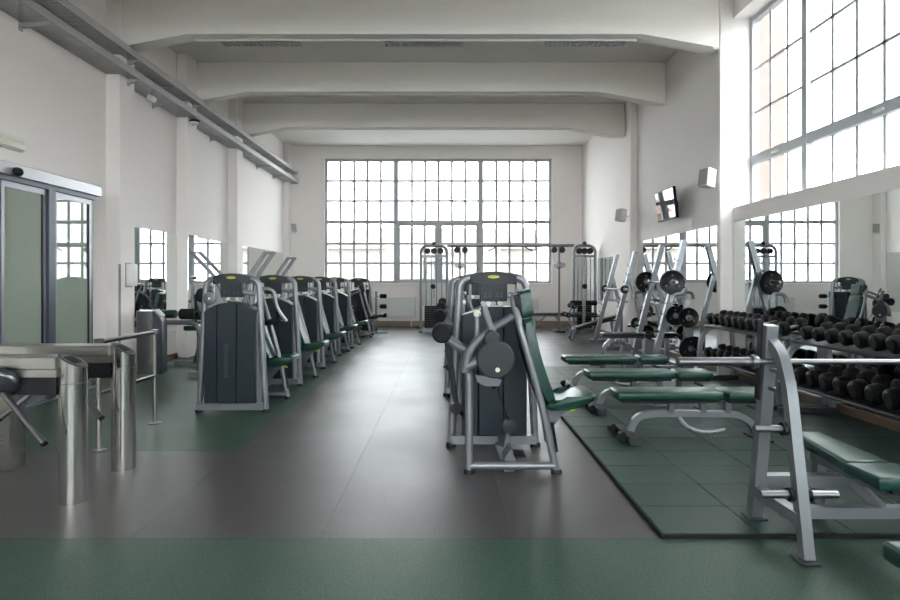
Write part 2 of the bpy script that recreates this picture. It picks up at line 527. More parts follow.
# ------------------------------------------------------------------ outside
struct(MB().rng(-80, 90, -60, 120, -1.3, -1.2).build('ground', 'tarmac'))
nb = thing('brick_facade', 'pale red brick outer wall just outside the right window', 'building', (XR + .36, 8.94, -1.2))
MB().rng(0, .42, 0, 9.0, 0, 7.6).build('wall', 'brick_wall', nb)
MB().rng(0, .47, -.05, 9.05, 7.6, 7.75).build('coping', 'render_cream', nb)
fb = thing('row_building', 'pale building with red tiled roof seen across the yard', 'building', (26, 6, -1.2))
MB().rng(0, 8, -16, 22, 0, 7.2).build('wall', 'render_cream', fb)
MB().prism([(-.6, 7.2), (8.6, 7.2), (4, 9.6)], 'y', -16.5, 22.5).build('roof', 'roof_tile', fb)
MB().rng(-.06, 0, -14, 20, 2.6, 5.4).build('brick_band', 'brick_wall', fb)
fc = thing('low_building', 'low pale house with red roof faintly seen through the back window', 'building', (-1, 48, -1.2))
MB().rng(-9, 8, 0, 8, 0, 5.2).build('wall', 'render_cream', fc)
MB().prism([(-.6, 5.2), (8.6, 5.2), (4, 7.2)], 'x', -9.5, 8.5).build('roof', 'roof_tile', fc)

# ------------------------------------------------------------------ mirrors
def mirror(label, x0, x1, y0, y1, z0, z1):
    tag(MB().rng(x0, x1, y0, y1, z0, z1).build('wall_mirror', 'mirror_glass'), label, 'mirror')
mirror('wall mirror behind the stainless terminal, first bay of the left wall', XL + .001, XL + .009, 9.31, 11.19, .5, 2.30)
mirror('wall mirror in the second bay of the left wall', XL + .001, XL + .009, 11.61, 13.84, .5, 2.30)
mirror('narrow mirror strip on the left pilaster between two wall mirrors', XL + .2105, XL + .2185, 11.21, 11.59, .5, 2.30)
mirror('wall mirror in the third and farthest bay of the left wall', XL + .001, XL + .009, 14.25, 18.45, .5, 2.30)
mirror('long wall mirror under the right window behind the dumbbell racks', XR - .009, XR - .001, -1.0, 8.89, .105, 2.295)
mirror('wall mirror under the wall television between the two white columns', XR - .009, XR - .001, 9.03, 13.39, .105, 2.30)
mirror('small wall mirror in the far right corner beyond the columns', XR - .009, XR - .001, 15.35, 16.9, .9, 2.06)

# ------------------------------------------------------------------ sliding entrance door on the left wall
d1 = sname('door_1', (XL, 0, 0))
MB().rng(0, .34, 4.6, 8.19, 2.575, 2.715, .008, 1).build('header', 'header_aluminium', d1)
MB().rng(.02, .31, 4.7, 8.1, 2.52, 2.575).build('track', 'door_dark', d1)
def leaf(y0, y1, xo):
    o = MB()
    w = .05
    o.rng(xo - .02, xo + .02, y0, y0 + w, .02, 2.52); o.rng(xo - .02, xo + .02, y1 - w, y1, .02, 2.52)
    o.rng(xo - .02, xo + .02, y0 + w, y1 - w, 2.45, 2.52); o.rng(xo - .02, xo + .02, y0 + w, y1 - w, .02, .12)
    lf = o.build('door_leaf', 'door_aluminium', d1)
    MB().rng(xo - .006, xo + .006, y0 + w, y1 - w, .12, 2.45).build('glass_pane', 'door_glass', lf)
    MB().rng(xo + .005, xo + .022, y1 - w - .018, y1 - w + .002, .12, 2.45).build('seal', 'black_plastic', lf)
leaf(7.28, 8.05, .26); leaf(6.42, 7.14, .26); leaf(5.66, 6.40, .26); leaf(4.75, 5.52, .26)
MB().rng(.22, .31, 7.15, 7.27, 0, 2.52).build('post', 'door_dark', d1)
MB().rng(.22, .31, 5.53, 5.65, 0, 2.52).build('post', 'door_dark', d1)
MB().rng(.0, .27, 8.055, 8.10, 0, 2.52).build('post', 'door_dark', d1)
MB().rng(0, .33, 4.7, 8.12, 0, .018).build('threshold', 'door_aluminium', d1)
MB().lathe([(0, .045), (.03, .05), (.06, .042), (.08, .02), (.085, .0)], (.34, 6.55, 2.63), (.44, 6.55, 2.60)).build('motion_sensor', 'black_plastic', d1)

ex = thing('emergency_light', 'white rectangular emergency light high above the sliding door', 'lamp', (XL, 6.9, 3.03))
MB().rng(0, .05, -.2, .2, -.08, .08, .01, 2).build('housing', 'white_plastic', ex)
MB().rng(.05, .085, -.185, .185, -.07, .03, .015, 2).build('diffuser', 'cream_plastic', ex)

# corner guard + dispenser on first pilaster
g = MB(); g.rng(XL + .2105, XL + .214, 8.876, 8.90, .1, 1.68); g.rng(XL + .19, XL + .214, 8.872, 8.8795, .1, 1.68)
tag(g.build('corner_guard', 'grey_plastic'), 'grey corner guard strip on the first left pilaster', 'corner guard')
dsp = thing('wall_dispenser', 'white wall dispenser on the pilaster above the stainless terminal', 'dispenser', (XL + .21, 9.12, 1.52))
MB().rng(0, .10, -.09, .09, -.17, .17, .02, 2).build('housing', 'white_plastic', dsp)
MB().rng(0, .012, -.10, .10, -.185, .185, .004, 1).build('back_plate', 'grey_plastic', dsp)

# ------------------------------------------------------------------ cable trays
segs = [(3.0, 8.87, 0), (8.87, 9.31, 1), (9.31, 11.19, 0), (11.19, 11.61, 1), (11.61, 13.84, 0), (13.84, 14.23, 1), (14.23, 18.49, 0), (18.49, 18.83, 2)]
def tray(z, label):
    t = thing('cable_tray', label, 'cable tray', (XL, 3.0, z))
    for a, b_, pil in segs:
        x0 = {0: .012, 1: .215, 2: .165}[pil]
        MB().rng(x0, .38, a - 3, b_ - 3, 0, .003).build('perforated_floor', 'perforated_steel', t)
    MB().rng(.378, .382, 0, 15.83, 0, .105).rng(.36, .382, 0, 15.83, .10, .105).build('side_rail', 'steel_tray', t)
tray(4.49, 'lower galvanized cable tray running along the left wall')
tray(4.78, 'upper galvanized cable tray running along the left wall')
def bracket(y, x0, lab):
    t = thing('tray_bracket', lab, 'bracket', (XL + x0, y, 4.49), group='cantilever brackets under the cable trays')
    for dz in (0, .29):
        L = .37 - x0
        MB().prism([(0, -.005 + dz), (L, -.005 + dz), (L, -.025 + dz), (.05, -.065 + dz), (0, -.065 + dz)], 'y', -.02, .02).build('arm', 'steel_tray', t)
    MB().rng(0, .012, -.03, .03, -.10, .42).build('wall_plate', 'steel_tray', t)
for i, (y, x0) in enumerate(((7.1, .0), (9.1, .21), (10.3, 0), (11.42, .21), (12.8, 0), (14.5, 0), (15.9, 0), (17.4, 0))):
    bracket(y, x0, 'steel cantilever bracket holding the cable trays, %s from the sliding door' % ordinal(i))
el = thing('tray_lamp', 'small white lamp hanging under the lower cable tray', 'lamp', (XL + .3, 9.65, 4.38))
MB().box((0, 0, -.02), (.10, .16, .09), (0, R(25), 0), .025, 2).build('housing', 'white_plastic', el)
MB().cyl((0, 0, .02), (0, 0, .107), .012).build('stem', 'grey_plastic', el)
cm = thing('security_camera', 'white dome camera with dark ring under the lower cable tray', 'camera', (XL + .32, 11.25, 4.40))
MB().lathe([(0, .0), (.01, .06), (.05, .085), (.08, .08), (.088, .05)], (0, 0, -.04), (0, 0, .1)).build('dome', 'white_plastic', cm)
MB().lathe([(0, .088), (.02, .096), (.04, .088)], (0, 0, .005), (0, 0, .1)).build('ring', 'black_plastic', cm)
MB().cyl((0, 0, .04), (0, 0, .087), .03).build('stem', 'grey_plastic', cm)

# ------------------------------------------------------------------ ceiling lamps
def ceiling_lamp(x, y, label):
    t = thing('ceiling_light', label, 'ceiling light', (x, y, ZC), group='unlit louvre lights on the ceiling')
    h = MB()
    h.rng(-.69, .69, -.15, -.135, -.15, 0); h.rng(-.69, .69, .135, .15, -.15, 0)
    h.rng(-.69, -.675, -.135, .135, -.15, 0); h.rng(.675, .69, -.135, .135, -.15, 0)
    h.build('housing', 'white_plastic', t)
    MB().rng(-.675, .675, -.135, .135, -.10, -.08).build('reflector', 'lamp_reflector', t)
    for yy in (-.07, .07):
        MB().cyl((-.62, yy, -.113), (.62, yy, -.113), .011, 8).build('tube', 'cream_plastic', t)
    l = MB()
    for i in range(19):
        xx = -.64 + i * 1.28 / 18
        l.rng(xx - .004, xx + .004, -.135, .135, -.15, -.126)
    l.rng(-.675, .675, -.004, .004, -.15, -.126)
    l.build('louvre', 'louvre_metal', t)['kind'] = 'stuff'
for y, row in ((10.36, 'nearer'), (13.25, 'farther')):
    for x, c in ((-3.2, 'left'), (-.4, 'middle'), (2.4, 'right')):
        ceiling_lamp(x, y, 'unlit louvred ceiling light, %s one of the %s row' % (c, row))

# ------------------------------------------------------------------ television, speakers, small wall items
tv = thing('television', 'flat television tilted on a bracket high on the right wall', 'television', (4.04, 11.05, 2.83))
tv.rotation_euler = (0, R(-6), 0)
MB().rng(-.025, .025, -.46, .46, -.28, .28, .006, 1).build('housing', 'black_plastic', tv)
MB().rng(-.029, -.0255, -.44, .44, -.25, .26).build('screen', 'screen_black', tv)
MB().rng(.026, .19, -.06, .06, -.06, .06).build('bracket', 'dark_steel', tv)
tag(MB().rng(XR - .03, XR - .001, 10.35, 10.43, 2.36, 2.50, .006, 1).build('wall_controller', 'white_plastic'), 'small white controller on the wall below the television', 'switch')
def speaker(loc, rz, label, mount):
    t = thing('loudspeaker', label, 'speaker', loc, rz, group='white wall loudspeakers')
    t.rotation_euler = (R(-8), 0, rz)
    MB().prism([(-.10, -.02), (.10, -.02), (.07, .16), (-.07, .16)], 'z', -.14, .14, .015, 2).build('cabinet', 'white_plastic', t)
    MB().rng(-.088, .088, -.030, -.021, -.125, .125, .004, 1).build('grille', 'grey_plastic', t)
    MB().tube([(0, .16, 0), (0, .20, 0), mount], .014, 8).build('bracket_arm', 'white_plastic', t)
    MB().ball((0, .19, 0), .028, 10).build('swivel', 'white_plastic', t)
speaker((3.84, 8.96, 2.98), R(-70), 'white loudspeaker on the nearer white column above the television', (.06, .24, 0))
speaker((3.86, 13.48, 2.92), R(-70), 'white loudspeaker on the farther white column', (.06, .24, 0))
speaker((-4.72, 18.45, 3.06), R(45), 'grey loudspeaker in the far left corner', (-.02, .24, 0))

# radiators below the back window
def radiator(x0, x1, label):
    t = thing('radiator', label, 'radiator', ((x0 + x1) / 2, YB - .02, .30), group='panel radiators under the back window')
    w = (x1 - x0) / 2
    MB().rng(-w, w, -.12, -.09, 0, .62, .006, 1).build('panel', 'radiator_white', t)
    MB().rng(-w, w, -.04, -.01, 0, .62, .006, 1).build('rear_panel', 'radiator_white', t)
    MB().rng(-w, w, -.12, -.01, .62, .635).build('top_grille', 'radiator_white', t)
    for s_ in (-1, 1):
        MB().rng(s_ * w * .8 - .02, s_ * w * .8 + .02, -.10, -.02, -.30, 0).build('foot', 'radiator_white', t)
radiator(-2.35, -.98, 'white panel radiator left of the cable tower under the back window')
radiator(1.5, 2.88, 'white panel radiator behind the flat bench under the back window')

# ------------------------------------------------------------------ turnstiles and railing
def turnstile(y, xp, label):
    t = thing('turnstile', label, 'turnstile', (xp, y, 0))
    # round post with a slanted card reader top
    p = MB()
    n = 28; r = .084
    lo_ = [p.bm.verts.new((r * math.cos(2 * math.pi * i / n), r * math.sin(2 * math.pi * i / n), 0)) for i in range(n)]
    hi_ = [p.bm.verts.new((r * math.cos(2 * math.pi * i / n), r * math.sin(2 * math.pi * i / n), .915 - .55 * r * math.cos(2 * math.pi * i / n))) for i in range(n)]
    for i in range(n): p.bm.faces.new((lo_[i], lo_[(i + 1) % n], hi_[(i + 1) % n], hi_[i]))
    p.bm.faces.new(hi_); p.bm.faces.new(lo_[::-1])
    post = p.build('post', 'stainless', t)
    q = MB()
    rr = .07
    top = [q.bm.verts.new((rr * math.cos(2 * math.pi * i / n), rr * math.sin(2 * math.pi * i / n), .9165 - .55 * rr * math.cos(2 * math.pi * i / n))) for i in range(n)]
    q.bm.faces.new(top)
    q.build('top_plate', 'grey_casting', post)
    MB().box((.0, -.0, .920), (.085, .075, .004), (0, math.atan(.55), 0), .002, 1).build('card_reader', 'black_plastic', post)
    MB().lathe([(0, .0848), (.003, .0848)], (0, 0, .77), (0, 0, .78), 28).build('seam', 'grey_casting', post)
    # beam, motor box, second leg
    MB().rng(-1.04, -.06, -.09, .09, .865, .945, .006, 1).build('top_beam', 'stainless_flat', t)
    MB().rng(-1.04, -.06, -.075, .075, .815, .863).build('beam_skirt', 'stainless_flat', t)
    MB().rng(-.94, -.07, -.06, .06, .70, .814).build('motor_box', 'black_plastic', t)
    MB().rng(-1.02, -.80, -.085, .085, 0, .815, .008, 1).build('leg', 'stainless', t)
    for zz in (.20, .235):
        MB().cyl((-.87, -.0851, zz), (-.87, -.092, zz), .010, 12).build('lock', 'chrome', t)
    hub = Vector((-.40, -.10, .785))
    ax = Vector((0, -1, -1)).normalized()
    h = MB(); h.lathe([(0, .11), (.05, .11), (.075, .095), (.10, .05), (.11, .0)], hub - ax * .04, hub + ax * .1, 24)
    hb = h.build('hub', 'dark_grey_plastic', t)
    MB().lathe([(0, .115), (.012, .116), (.02, .112)], hub - ax * .01, hub + ax * .1, 24).build('hub_ring', 'chrome', hb)
    c0 = hub + ax * .03
    for v in ((0, -1, 0), (.73, -.22, -.65), (-.73, -.22, -.65)):
        v = Vector(v).normalized()
        a = c0 + v * .06; e = c0 + v * (.50 if v.z < -.1 else .36)
        arm = MB().cyl(a, e, .019, 14).build('arm', 'chrome', t)
        MB().cyl(e, e + v * .012, .021, 14).build('end_cap', 'black_plastic', arm)
turnstile(3.90, -2.43, 'nearer stainless steel tripod turnstile with round post by the entrance')
turnstile(4.58, -2.47, 'farther stainless steel tripod turnstile with round post by the entrance')

rl = thing('handrail', 'stainless steel handrail on two posts behind the turnstiles', 'railing', (-2.93, 5.05, 0))
for y in (0, .97):
    p = MB().cyl((0, y, 0), (0, y, .915), .021).build('post', 'stainless', rl)
    MB().lathe([(0, .062), (.008, .062), (.016, .03)], (0, y, 0), (0, y, 1)).build('base_plate', 'chrome', p)
    MB().rng(-.03, .03, y - .03, y + .03, .90, .945, .006, 1).build('clamp', 'chrome', p)
MB().cyl((0, 0, .915), (0, .97, .915), .021).build('top_rail', 'stainless', rl)
MB().cyl((0, 0, .48), (0, .97, .48), .016).build('middle_rail', 'stainless', rl)

kt = thing('key_terminal', 'stainless cabinet terminal with navy front beside the left mirror', 'terminal', (-4.62, 9.35, 0))
MB().prism([(-.17, 0), (.07, 0), (.07, .97), (-.17, .97)], 'y', -.12, .16, .006, 1).build('body', 'stainless', kt)
MB().prism([(.071, 0), (.20, 0), (.20, .80), (.16, .86), (.071, .965)], 'y', -.12, .16, .01, 1).build('front', 'terminal_navy', kt)
MB().prism([(.075, .975), (.165, .872), (.180, .885), (.085, .99)], 'y', -.10, .14).build('screen', 'chrome', kt)
kt.rotation_euler = (0, 0, R(8))

# ------------------------------------------------------------------ selectorized machines
LET = text_mesh('TECHNOGYM', .060, .0008, 'lettering_grey')
LETB = text_mesh('TECHNOGYM', .0115, .0006, 'lettering_dark')
def machine(label, loc, d, sx=-.05, levers=(), logo=False, group='selectorized machines', roller=True, disc_left=False, handle=False, pad='green_vinyl', rich=True):
    """d=+1: seat side away from the camera (+y), d=-1: seat side toward it"""
    t = thing('weight_machine', label, 'exercise machine', loc, 0, group)
    Y = lambda v: v * d
    # tower frame: one bent tube
    arch = fillet([(-.365, 0, 0), (-.325, 0, .75), (-.285, 0, 1.44), (-.12, 0, 1.475), (.12, 0, 1.475), (.285, 0, 1.44), (.325, 0, .75), (.365, 0, 0)], .14, 6)
    MB().tube(arch, .034, 12).build('frame', 'silver_paint', t)
    for s_ in (-1, 1):
        MB().lathe([(0, .045), (.02, .045), (.035, .036)], (s_ * .365, 0, 0), (s_ * .365, 0, 1)).build('foot', 'black_plastic', t)
    MB().sq([(-.36, -.06, .075), (.36, -.06, .075)], .07).build('base_bar', 'silver_paint', t)
    # shroud of three panels
    def zt(x): return 1.20 - 1.3 * x * x
    def zr(x): return 1.21 - max(0, -(x + .02)) * .28
    ZT = zt if d > 0 else zr
    for (a, b_, q) in ((-.275, -.135, 0), (-.130, .075, .012), (.080, .275, 0)):
        xs = [a + (b_ - a) * i / 4 for i in range(5)]
        poly = [(a, .115), (b_, .115)] + [(x, ZT(x)) for x in reversed(xs)]
        MB().prism(poly, 'y', -.10 - q, .15, .008, 1).build('shroud_panel', 'navy_plastic', t)
    MB().rng(.277, .287, -.05, .12, .08, 1.09).build('guide_rod', 'silver_paint', t)
    # head: curved cover, instruction plate, badge
    yo = -.045
    N = 10
    up_ = [(-.20 + .40 * i / N, 1.513 - .035 * ((-.20 + .40 * i / N) / .20) ** 2) for i in range(N + 1)]
    lo2 = [(.20, 1.40), (.13, 1.415), (-.13, 1.415), (-.20, 1.40)]
    MB().prism([(p[0], p[1]) for p in up_] + lo2, 'y', -.05, .05, .012, 2).build('head_cover', 'dark_grey_plastic', t)
    pl = MB().rng(-.118, .118, -.047, .035, 1.255, 1.414, .006, 1).build('instruction_plate', 'navy_plastic', t)
    pk = MB()
    for i, px in enumerate((-.07, -.03, .03, .07)):
        pk.rng(px - .010, px + .010, -.0495, -.047, 1.325 + .01 * (i % 2), 1.329 + .01 * (i % 2))
        pk.rng(px - .002, px + .002, -.0495, -.047, 1.30, 1.325)
        pk.box((px + .006, -.0482, 1.295), (.018, .0025, .003), (0, R(40), 0)).box((px - .006, -.0482, 1.295), (.018, .0025, .003), (0, R(-40), 0))
    pk.build('pictogram', 'lettering_grey', pl)
    bd = MB()
    poly = [(.050 * math.cos(2 * math.pi * i / 24), 1.466 + .013 * math.sin(2 * math.pi * i / 24)) for i in range(24)]
    bd.prism(poly, 'y', -.0535, -.0495)
    bo = bd.build('badge', 'badge_yellow', t)
    lt = inst('lettering', LETB, bo, (0, -.0545, 1.468)); lt.rotation_euler = (R(90), 0, 0)
    if logo:
        lt = inst('lettering', LET, t, (-.035, -.1125, .58)); lt.rotation_euler = (R(90), R(90), 0)
    # pulleys and selector parts between head and shroud
    for i, px in enumerate((-.085, -.04, .005, .06)):
        MB().cyl((px, -.03, 1.235), (px, .05, 1.235), .021, 12).build('pulley', 'cream_plastic' if i % 2 else 'silver_paint', t)
    MB().cyl((.125, -.02, 1.31), (.25, -.02, 1.29), .028, 10).build('spacer', 'silver_paint', t)
    MB().cyl((-.20, .0, 1.20), (-.20, .0, 1.40), .012, 8).build('guide_rod', 'chrome', t)
    MB().cyl((.20, .0, 1.16), (.20, .0, 1.40), .012, 8).build('guide_rod', 'chrome', t)
    if disc_left:
        dd = MB().lathe([(0, .066), (.03, .07), (.035, .06)], (-.235, -.02, 1.24), (-.235, -.08, 1.24), 24).build('cam_disc', 'grey_casting', t)
        MB().cyl((-.235, -.055, 1.24), (-.235, -.06, 1.24), .012).build('bolt', 'cream_plastic', dd)
    # seat-side frame
    yf = .73
    MB().tube([(-.235, Y(yf), .055), (.40, Y(yf), .055)], .030, 12).build('base_tube', 'silver_paint', t)
    MB().tube(fillet([(-.235, Y(yf), 0), (-.235, Y(yf), .72), (-.255, Y(yf), .82)], .05), .030, 12).build('front_post', 'silver_paint', t)
    MB().tube(fillet([(.415, Y(yf), 0), (.30, Y(yf), .544), (.15, Y(yf), 1.066), (.10, Y(yf - .1), 1.31)], .2), .028, 12).build('back_post', 'silver_paint', t)
    for fx in (-.235, .415):
        MB().lathe([(0, .042), (.018, .042), (.03, .034)], (fx, Y(yf), 0), (fx, Y(yf), 1)).build('foot', 'black_plastic', t)
    MB().prism([(.10, .0), (Y(0.15) * 0 + .03, 0), (.03, .10), (.08, .17), (.13, .05)], 'y', Y(.10), Y(yf - .03)).build('base_beam', 'grey_casting', t)
    # back rest (leaning), head rest, seat
    def along(u, off):       # u from 0 (top) to 1 (bottom) on the pad line, off to the front
        a = Vector((.195 + sx, 1.35)); c = Vector((.40 + sx, .51))
        dr = (c - a).normalized(); nm = Vector((-dr.y, dr.x))
        bow = .035 * math.sin(u * math.pi)
        return tuple(a + (c - a) * u + nm * (off - bow))
    def padpoly(u0, u1, o0, o1):
        us = [u0 + (u1 - u0) * i / 8 for i in range(9)]
        return [along(u, o1) for u in us] + [along(u, o0) for u in reversed(us)]
    ya, yb = sorted((Y(yf - .30), Y(yf + .02)))
    ha, hb_ = sorted((Y(yf - .26), Y(yf - .02)))
    bp_ = MB().prism(padpoly(.25 if d < 0 else .42, 1.0, .0, .07), 'y', ya, yb, .028, 3).build('back_pad', pad, t)
    MB().prism(padpoly(.27 if d < 0 else .44, .98, -.045, .0), 'y', ya + .02, yb - .02, .01, 1).build('back_shell', 'black_plastic', bp_)
    if d < 0:
        hp = MB().prism(padpoly(.0, .235, .0, .085), 'y', ha, hb_, .03, 3).build('head_pad', pad, t)
        MB().prism(padpoly(.02, .22, -.045, .0), 'y', ha + .02, hb_ - .02, .01, 1).build('head_shell', 'black_plastic', hp)
    sz = 0 if d < 0 else -.04
    seat = [(.36, .50), (.40, .545), (.52, .545), (.62, .575), (.70, .60), (.735, .585), (.72, .54), (.64, .495), (.52, .47), (.40, .465)]
    seat = [(q[0] + sx + .02, q[1] + sz) for q in seat]
    MB().prism(seat, 'y', *sorted((Y(yf - .34), Y(yf + .04))), .03, 3).build('seat', pad, t)
    MB().prism([(q[0] + sx, q[1] + sz) for q in ((.36, .475), (.62, .485), (.52, .40), (.45, .33), (.43, .22), (.40, .20))], 'y', *sorted((Y(yf - .18), Y(yf - .10))), .012, 1).build('seat_bracket', 'grey_casting', t)
    MB().cyl((.395, Y(yf - .07), .36), (.43, Y(yf - .07), .14), .012, 8).build('seat_lever', 'black_plastic', t)
    MB().cyl((.58 + sx, Y(yf - .10), .45 + sz), (.63 + sx, Y(yf - .10), .44 + sz), .010, 8).build('seat_knob', 'badge_yellow', t)
    if rich:
        yc = yf + .10
        MB().lathe([(0, .135), (.035, .14), (.045, .128), (.048, .0)], (-.05, Y(yc), .865), (-.05, Y(yc + .06), .865), 32).build('cam_disc', 'dark_grey_plastic', t)
        MB().prism([(-.19, .74), (-.05, .72), (.0, .70), (-.02, .66), (-.12, .66), (-.18, .69)], 'y', *sorted((Y(yc - .06), Y(yc - .02)))).build('cam_cover', 'grey_casting', t)
        MB().lathe([(0, .055), (.05, .06), (.065, .05), (.068, 0)], (-.075, Y(yc - .02), 1.015), (-.075, Y(yc + .09), 1.015), 24).build('pivot_cap', 'dark_grey_plastic', t)
        MB().cyl((-.035, Y(yc + .047), .79), (-.035, Y(yc + .055), .79), .017).build('bolt', 'cream_plastic', t)
        MB().tube(fillet([(-.265, Y(yc - .02), .76), (-.245, Y(yc - .02), .90), (-.19, Y(yc - .02), .98), (-.10, Y(yc - .02), 1.06), (.09, Y(yc - .15), 1.16)], .08), [.036] * 6 + [.034] * 6 + [.03] * 8, 12).build('lever_arm', 'grey_casting', t)
        MB().tube([(-.26, Y(yc - .02), .80), (-.15, Y(yc - .02), .85)], .04, 12).build('lever_hub', 'grey_casting', t)
        gr = MB().cyl((-.175, Y(yc - .12), 1.0), (-.175, Y(yc - .12), 1.17), .020, 12).build('grip', 'silver_paint', t)
        MB().ball((-.175, Y(yc - .12), 1.185), .030).build('knob', 'cream_plastic', gr)
        MB().tube([(-.07, Y(yc), 1.05), (-.12, Y(yc), 1.20), (-.135, Y(yc), 1.245)], [.028, .026, .022], 12).build('grip', 'grey_casting', t)
        MB().tube([(-.04, Y(.70), .74), (.0, Y(.68), .55), (.085, Y(.52), .33)], .0055, 6).build('cable', 'black_plastic', t)
        MB().tube([(-.055, Y(.70), .74), (-.045, Y(.68), .62)], .018, 8).build('cable_clamp', 'black_plastic', t)
        MB().lathe([(0, .055), (.03, .058), (.035, .05), (.036, 0)], (.085, Y(.50), .30), (.085, Y(.60), .30), 24).build('lower_pulley', 'dark_grey_plastic', t)
        MB().prism([(.03, .0), (.16, 0), (.14, .06), (.10, .12), (.085, .25), (.06, .25), (.05, .12), (.0, .16), (-.03, .14)], 'y', *sorted((Y(.44), Y(.52))), .008, 1).build('pulley_bracket', 'grey_casting', t)
        MB().rng(.10, .21, *sorted((Y(.40), Y(.56))), .06, .085, .006, 1).build('foot_plate', 'black_plastic', t)
    if roller:
        MB().tube(fillet([(-.25, Y(.62), .90), (-.36, Y(.60), .96), (-.43, Y(.55), 1.02)], .06), .036, 12).build('side_arm', 'grey_casting', t)
        MB().lathe([(0, .0), (.0, .06), (.02, .075), (.18, .075), (.20, .06), (.2, 0)], (-.44, Y(.44), 1.03), (-.44, Y(.70), 1.03), 18).build('roller_pad', 'black_foam', t)
        MB().tube(fillet([(-.40, Y(.50), .95), (-.36, Y(.45), .70), (-.33, Y(.40), .45), (-.25, Y(.25), .30)], .08), .022, 10).build('side_linkage', 'dark_steel', t)
        MB().cyl((-.33, Y(.38), .42), (-.33, Y(.46), .42), .045, 14).build('linkage_wheel', 'black_plastic', t)
    for (xa, xb) in levers:
        # pair of parallel overhead lever tubes
        for k_, (dy, ddx) in enumerate(((0, 0), (.06, .075))):
            MB().tube(fillet([(xa * .6 + ddx, Y(.22 + dy), 1.18), (xa + ddx, Y(.22 + dy), 1.46), (xb + ddx, Y(.24 + dy), 1.76)], .12), .022, 10).build('overhead_lever', 'silver_paint', t)
        MB().cyl((xb - .01, Y(.24), 1.75), (xb + .09, Y(.30), 1.75), .013, 8).build('lever_link', 'silver_paint', t)
    if handle:
        MB().tube(fillet([(.16, Y(.35), 1.34), (.34, Y(.38), 1.34), (.36, Y(.40), 1.12), (.47, Y(.44), .96)], .10), .022, 10).build('handle_tube', 'silver_paint', t)
        MB().tube([(.40, Y(.44), .985), (.22, Y(.44), .94)], .034, 12).build('grip', 'black_foam', t)
        MB().tube([(.44, Y(.44), .98), (.24, Y(.44), .90)], .008, 8).build('handle_rod', 'silver_paint', t)
    return t

LROW = 'weight machines in the left row'
machine('navy weight machine nearest the entrance in the left row, with upright lever bars', (-2.34, 6.55, 0), 1, sx=-.20, levers=((-.26, -.56), (.09, .29)), logo=True, disc_left=True, handle=True, group=LROW)
machine('second navy weight machine of the left row', (-2.36, 8.17, 0), 1, sx=-.14, levers=((-.06, .14),), group=LROW)
machine('third navy weight machine of the left row', (-2.38, 9.78, 0), 1, sx=-.14, group=LROW)
machine('fourth navy weight machine of the left row', (-2.42, 11.45, 0), 1, sx=-.14, group=LROW)
machine('fifth navy weight machine of the left row', (-2.38, 12.75, 0), 1, sx=-.14, group=LROW)
machine('last weight machine of the left row, its seat side turned to the camera', (-2.35, 16.0, 0), -1, group=LROW, pad='black_vinyl')
CROW = 'weight machines in the middle row'
machine('large navy weight machine with green seat in the centre foreground', (.40, 5.2, 0), -1, group=CROW, roller=True)
machine('navy weight machine directly behind the large central machine', (.36, 7.5, 0), -1, group=CROW)
machine('third navy weight machine behind the central machine', (.35, 9.9, 0), -1, group=CROW)
machine('farthest weight machine of the middle row, hidden behind the others', (.35, 12.2, 0), -1, group=CROW)

# stand with three black rollers by the last left machine
st = thing('roller_stand', 'upright stand with three black roller pads right of the last left machine', 'exercise machine', (-1.92, 16.3, 0))
MB().tube(fillet([(0, 0, .03), (0, 0, 1.15)], .1), .03).build('post', 'silver_paint', st)
MB().rng(-.04, .30, -.04, .04, 0, .05).build('base', 'silver_paint', st)
for z in (1.02, .74, .50):
    MB().cyl((0, 0, z), (.12, 0, z), .012).build('peg', 'chrome', st)
    MB().lathe([(0, 0), (0, .05), (.02, .06), (.16, .06), (.18, .05), (.18, 0)], (.10, 0, z), (.3, 0, z)).build('roller_pad', 'black_foam', st)

# machines against the left mirrors
lc = thing('leg_curl_machine', 'leg machine with green roller in front of the left wall mirror', 'exercise machine', (-4.35, 10.1, 0))
MB().sq([(-.3, 0, .05), (.55, 0, .05)], .07).build('base', 'silver_paint', lc)
MB().sq([(-.25, -.3, .04), (-.25, .3, .04)], .06).build('base', 'silver_paint', lc)
MB().tube(fillet([(-.45, -.1, .74), (.15, -.1, .74), (.25, -.1, .55), (.22, -.1, .06)], .15), .04, 12).build('frame', 'grey_casting', lc)
MB().tube(fillet([(.22, .1, .05), (.36, .1, .62), (.42, .1, .95)], .1), .035, 12).build('frame', 'silver_paint', lc)
MB().prism([(.08, .05), (.34, .05), (.30, .35), (.22, .60), (.15, .60), (.18, .3)], 'y', -.06, .06, .02, 2).build('cover', 'grey_casting', lc)
MB().lathe([(0, 0), (0, .055), (.02, .07), (.24, .07), (.26, .055), (.26, 0)], (-.42, -.1, .88), (0, -.1, .88)).build('roller_pad', 'green_vinyl', lc)
MB().lathe([(0, 0), (0, .07), (.02, .09), (.24, .09), (.26, .07), (.26, 0)], (-.10, -.1, .88), (.3, -.1, .88)).build('roller_pad', 'black_foam', lc)
MB().cyl((-.44, -.1, .88), (.34, -.1, .88), .015).build('axle', 'chrome', lc)
MB().tube(fillet([(.3, -.1, .86), (.36, -.1, .80), (.36, .1, .72)], .05), .02).build('arm', 'silver_paint', lc)
MB().box((.10, .35, .62), (.55, .34, .09), None, .03, 3).build('pad', 'green_vinyl', lc)
MB().tube([(.1, .35, .58), (.1, .3, .06)], .035).build('pad_post', 'silver_paint', lc)

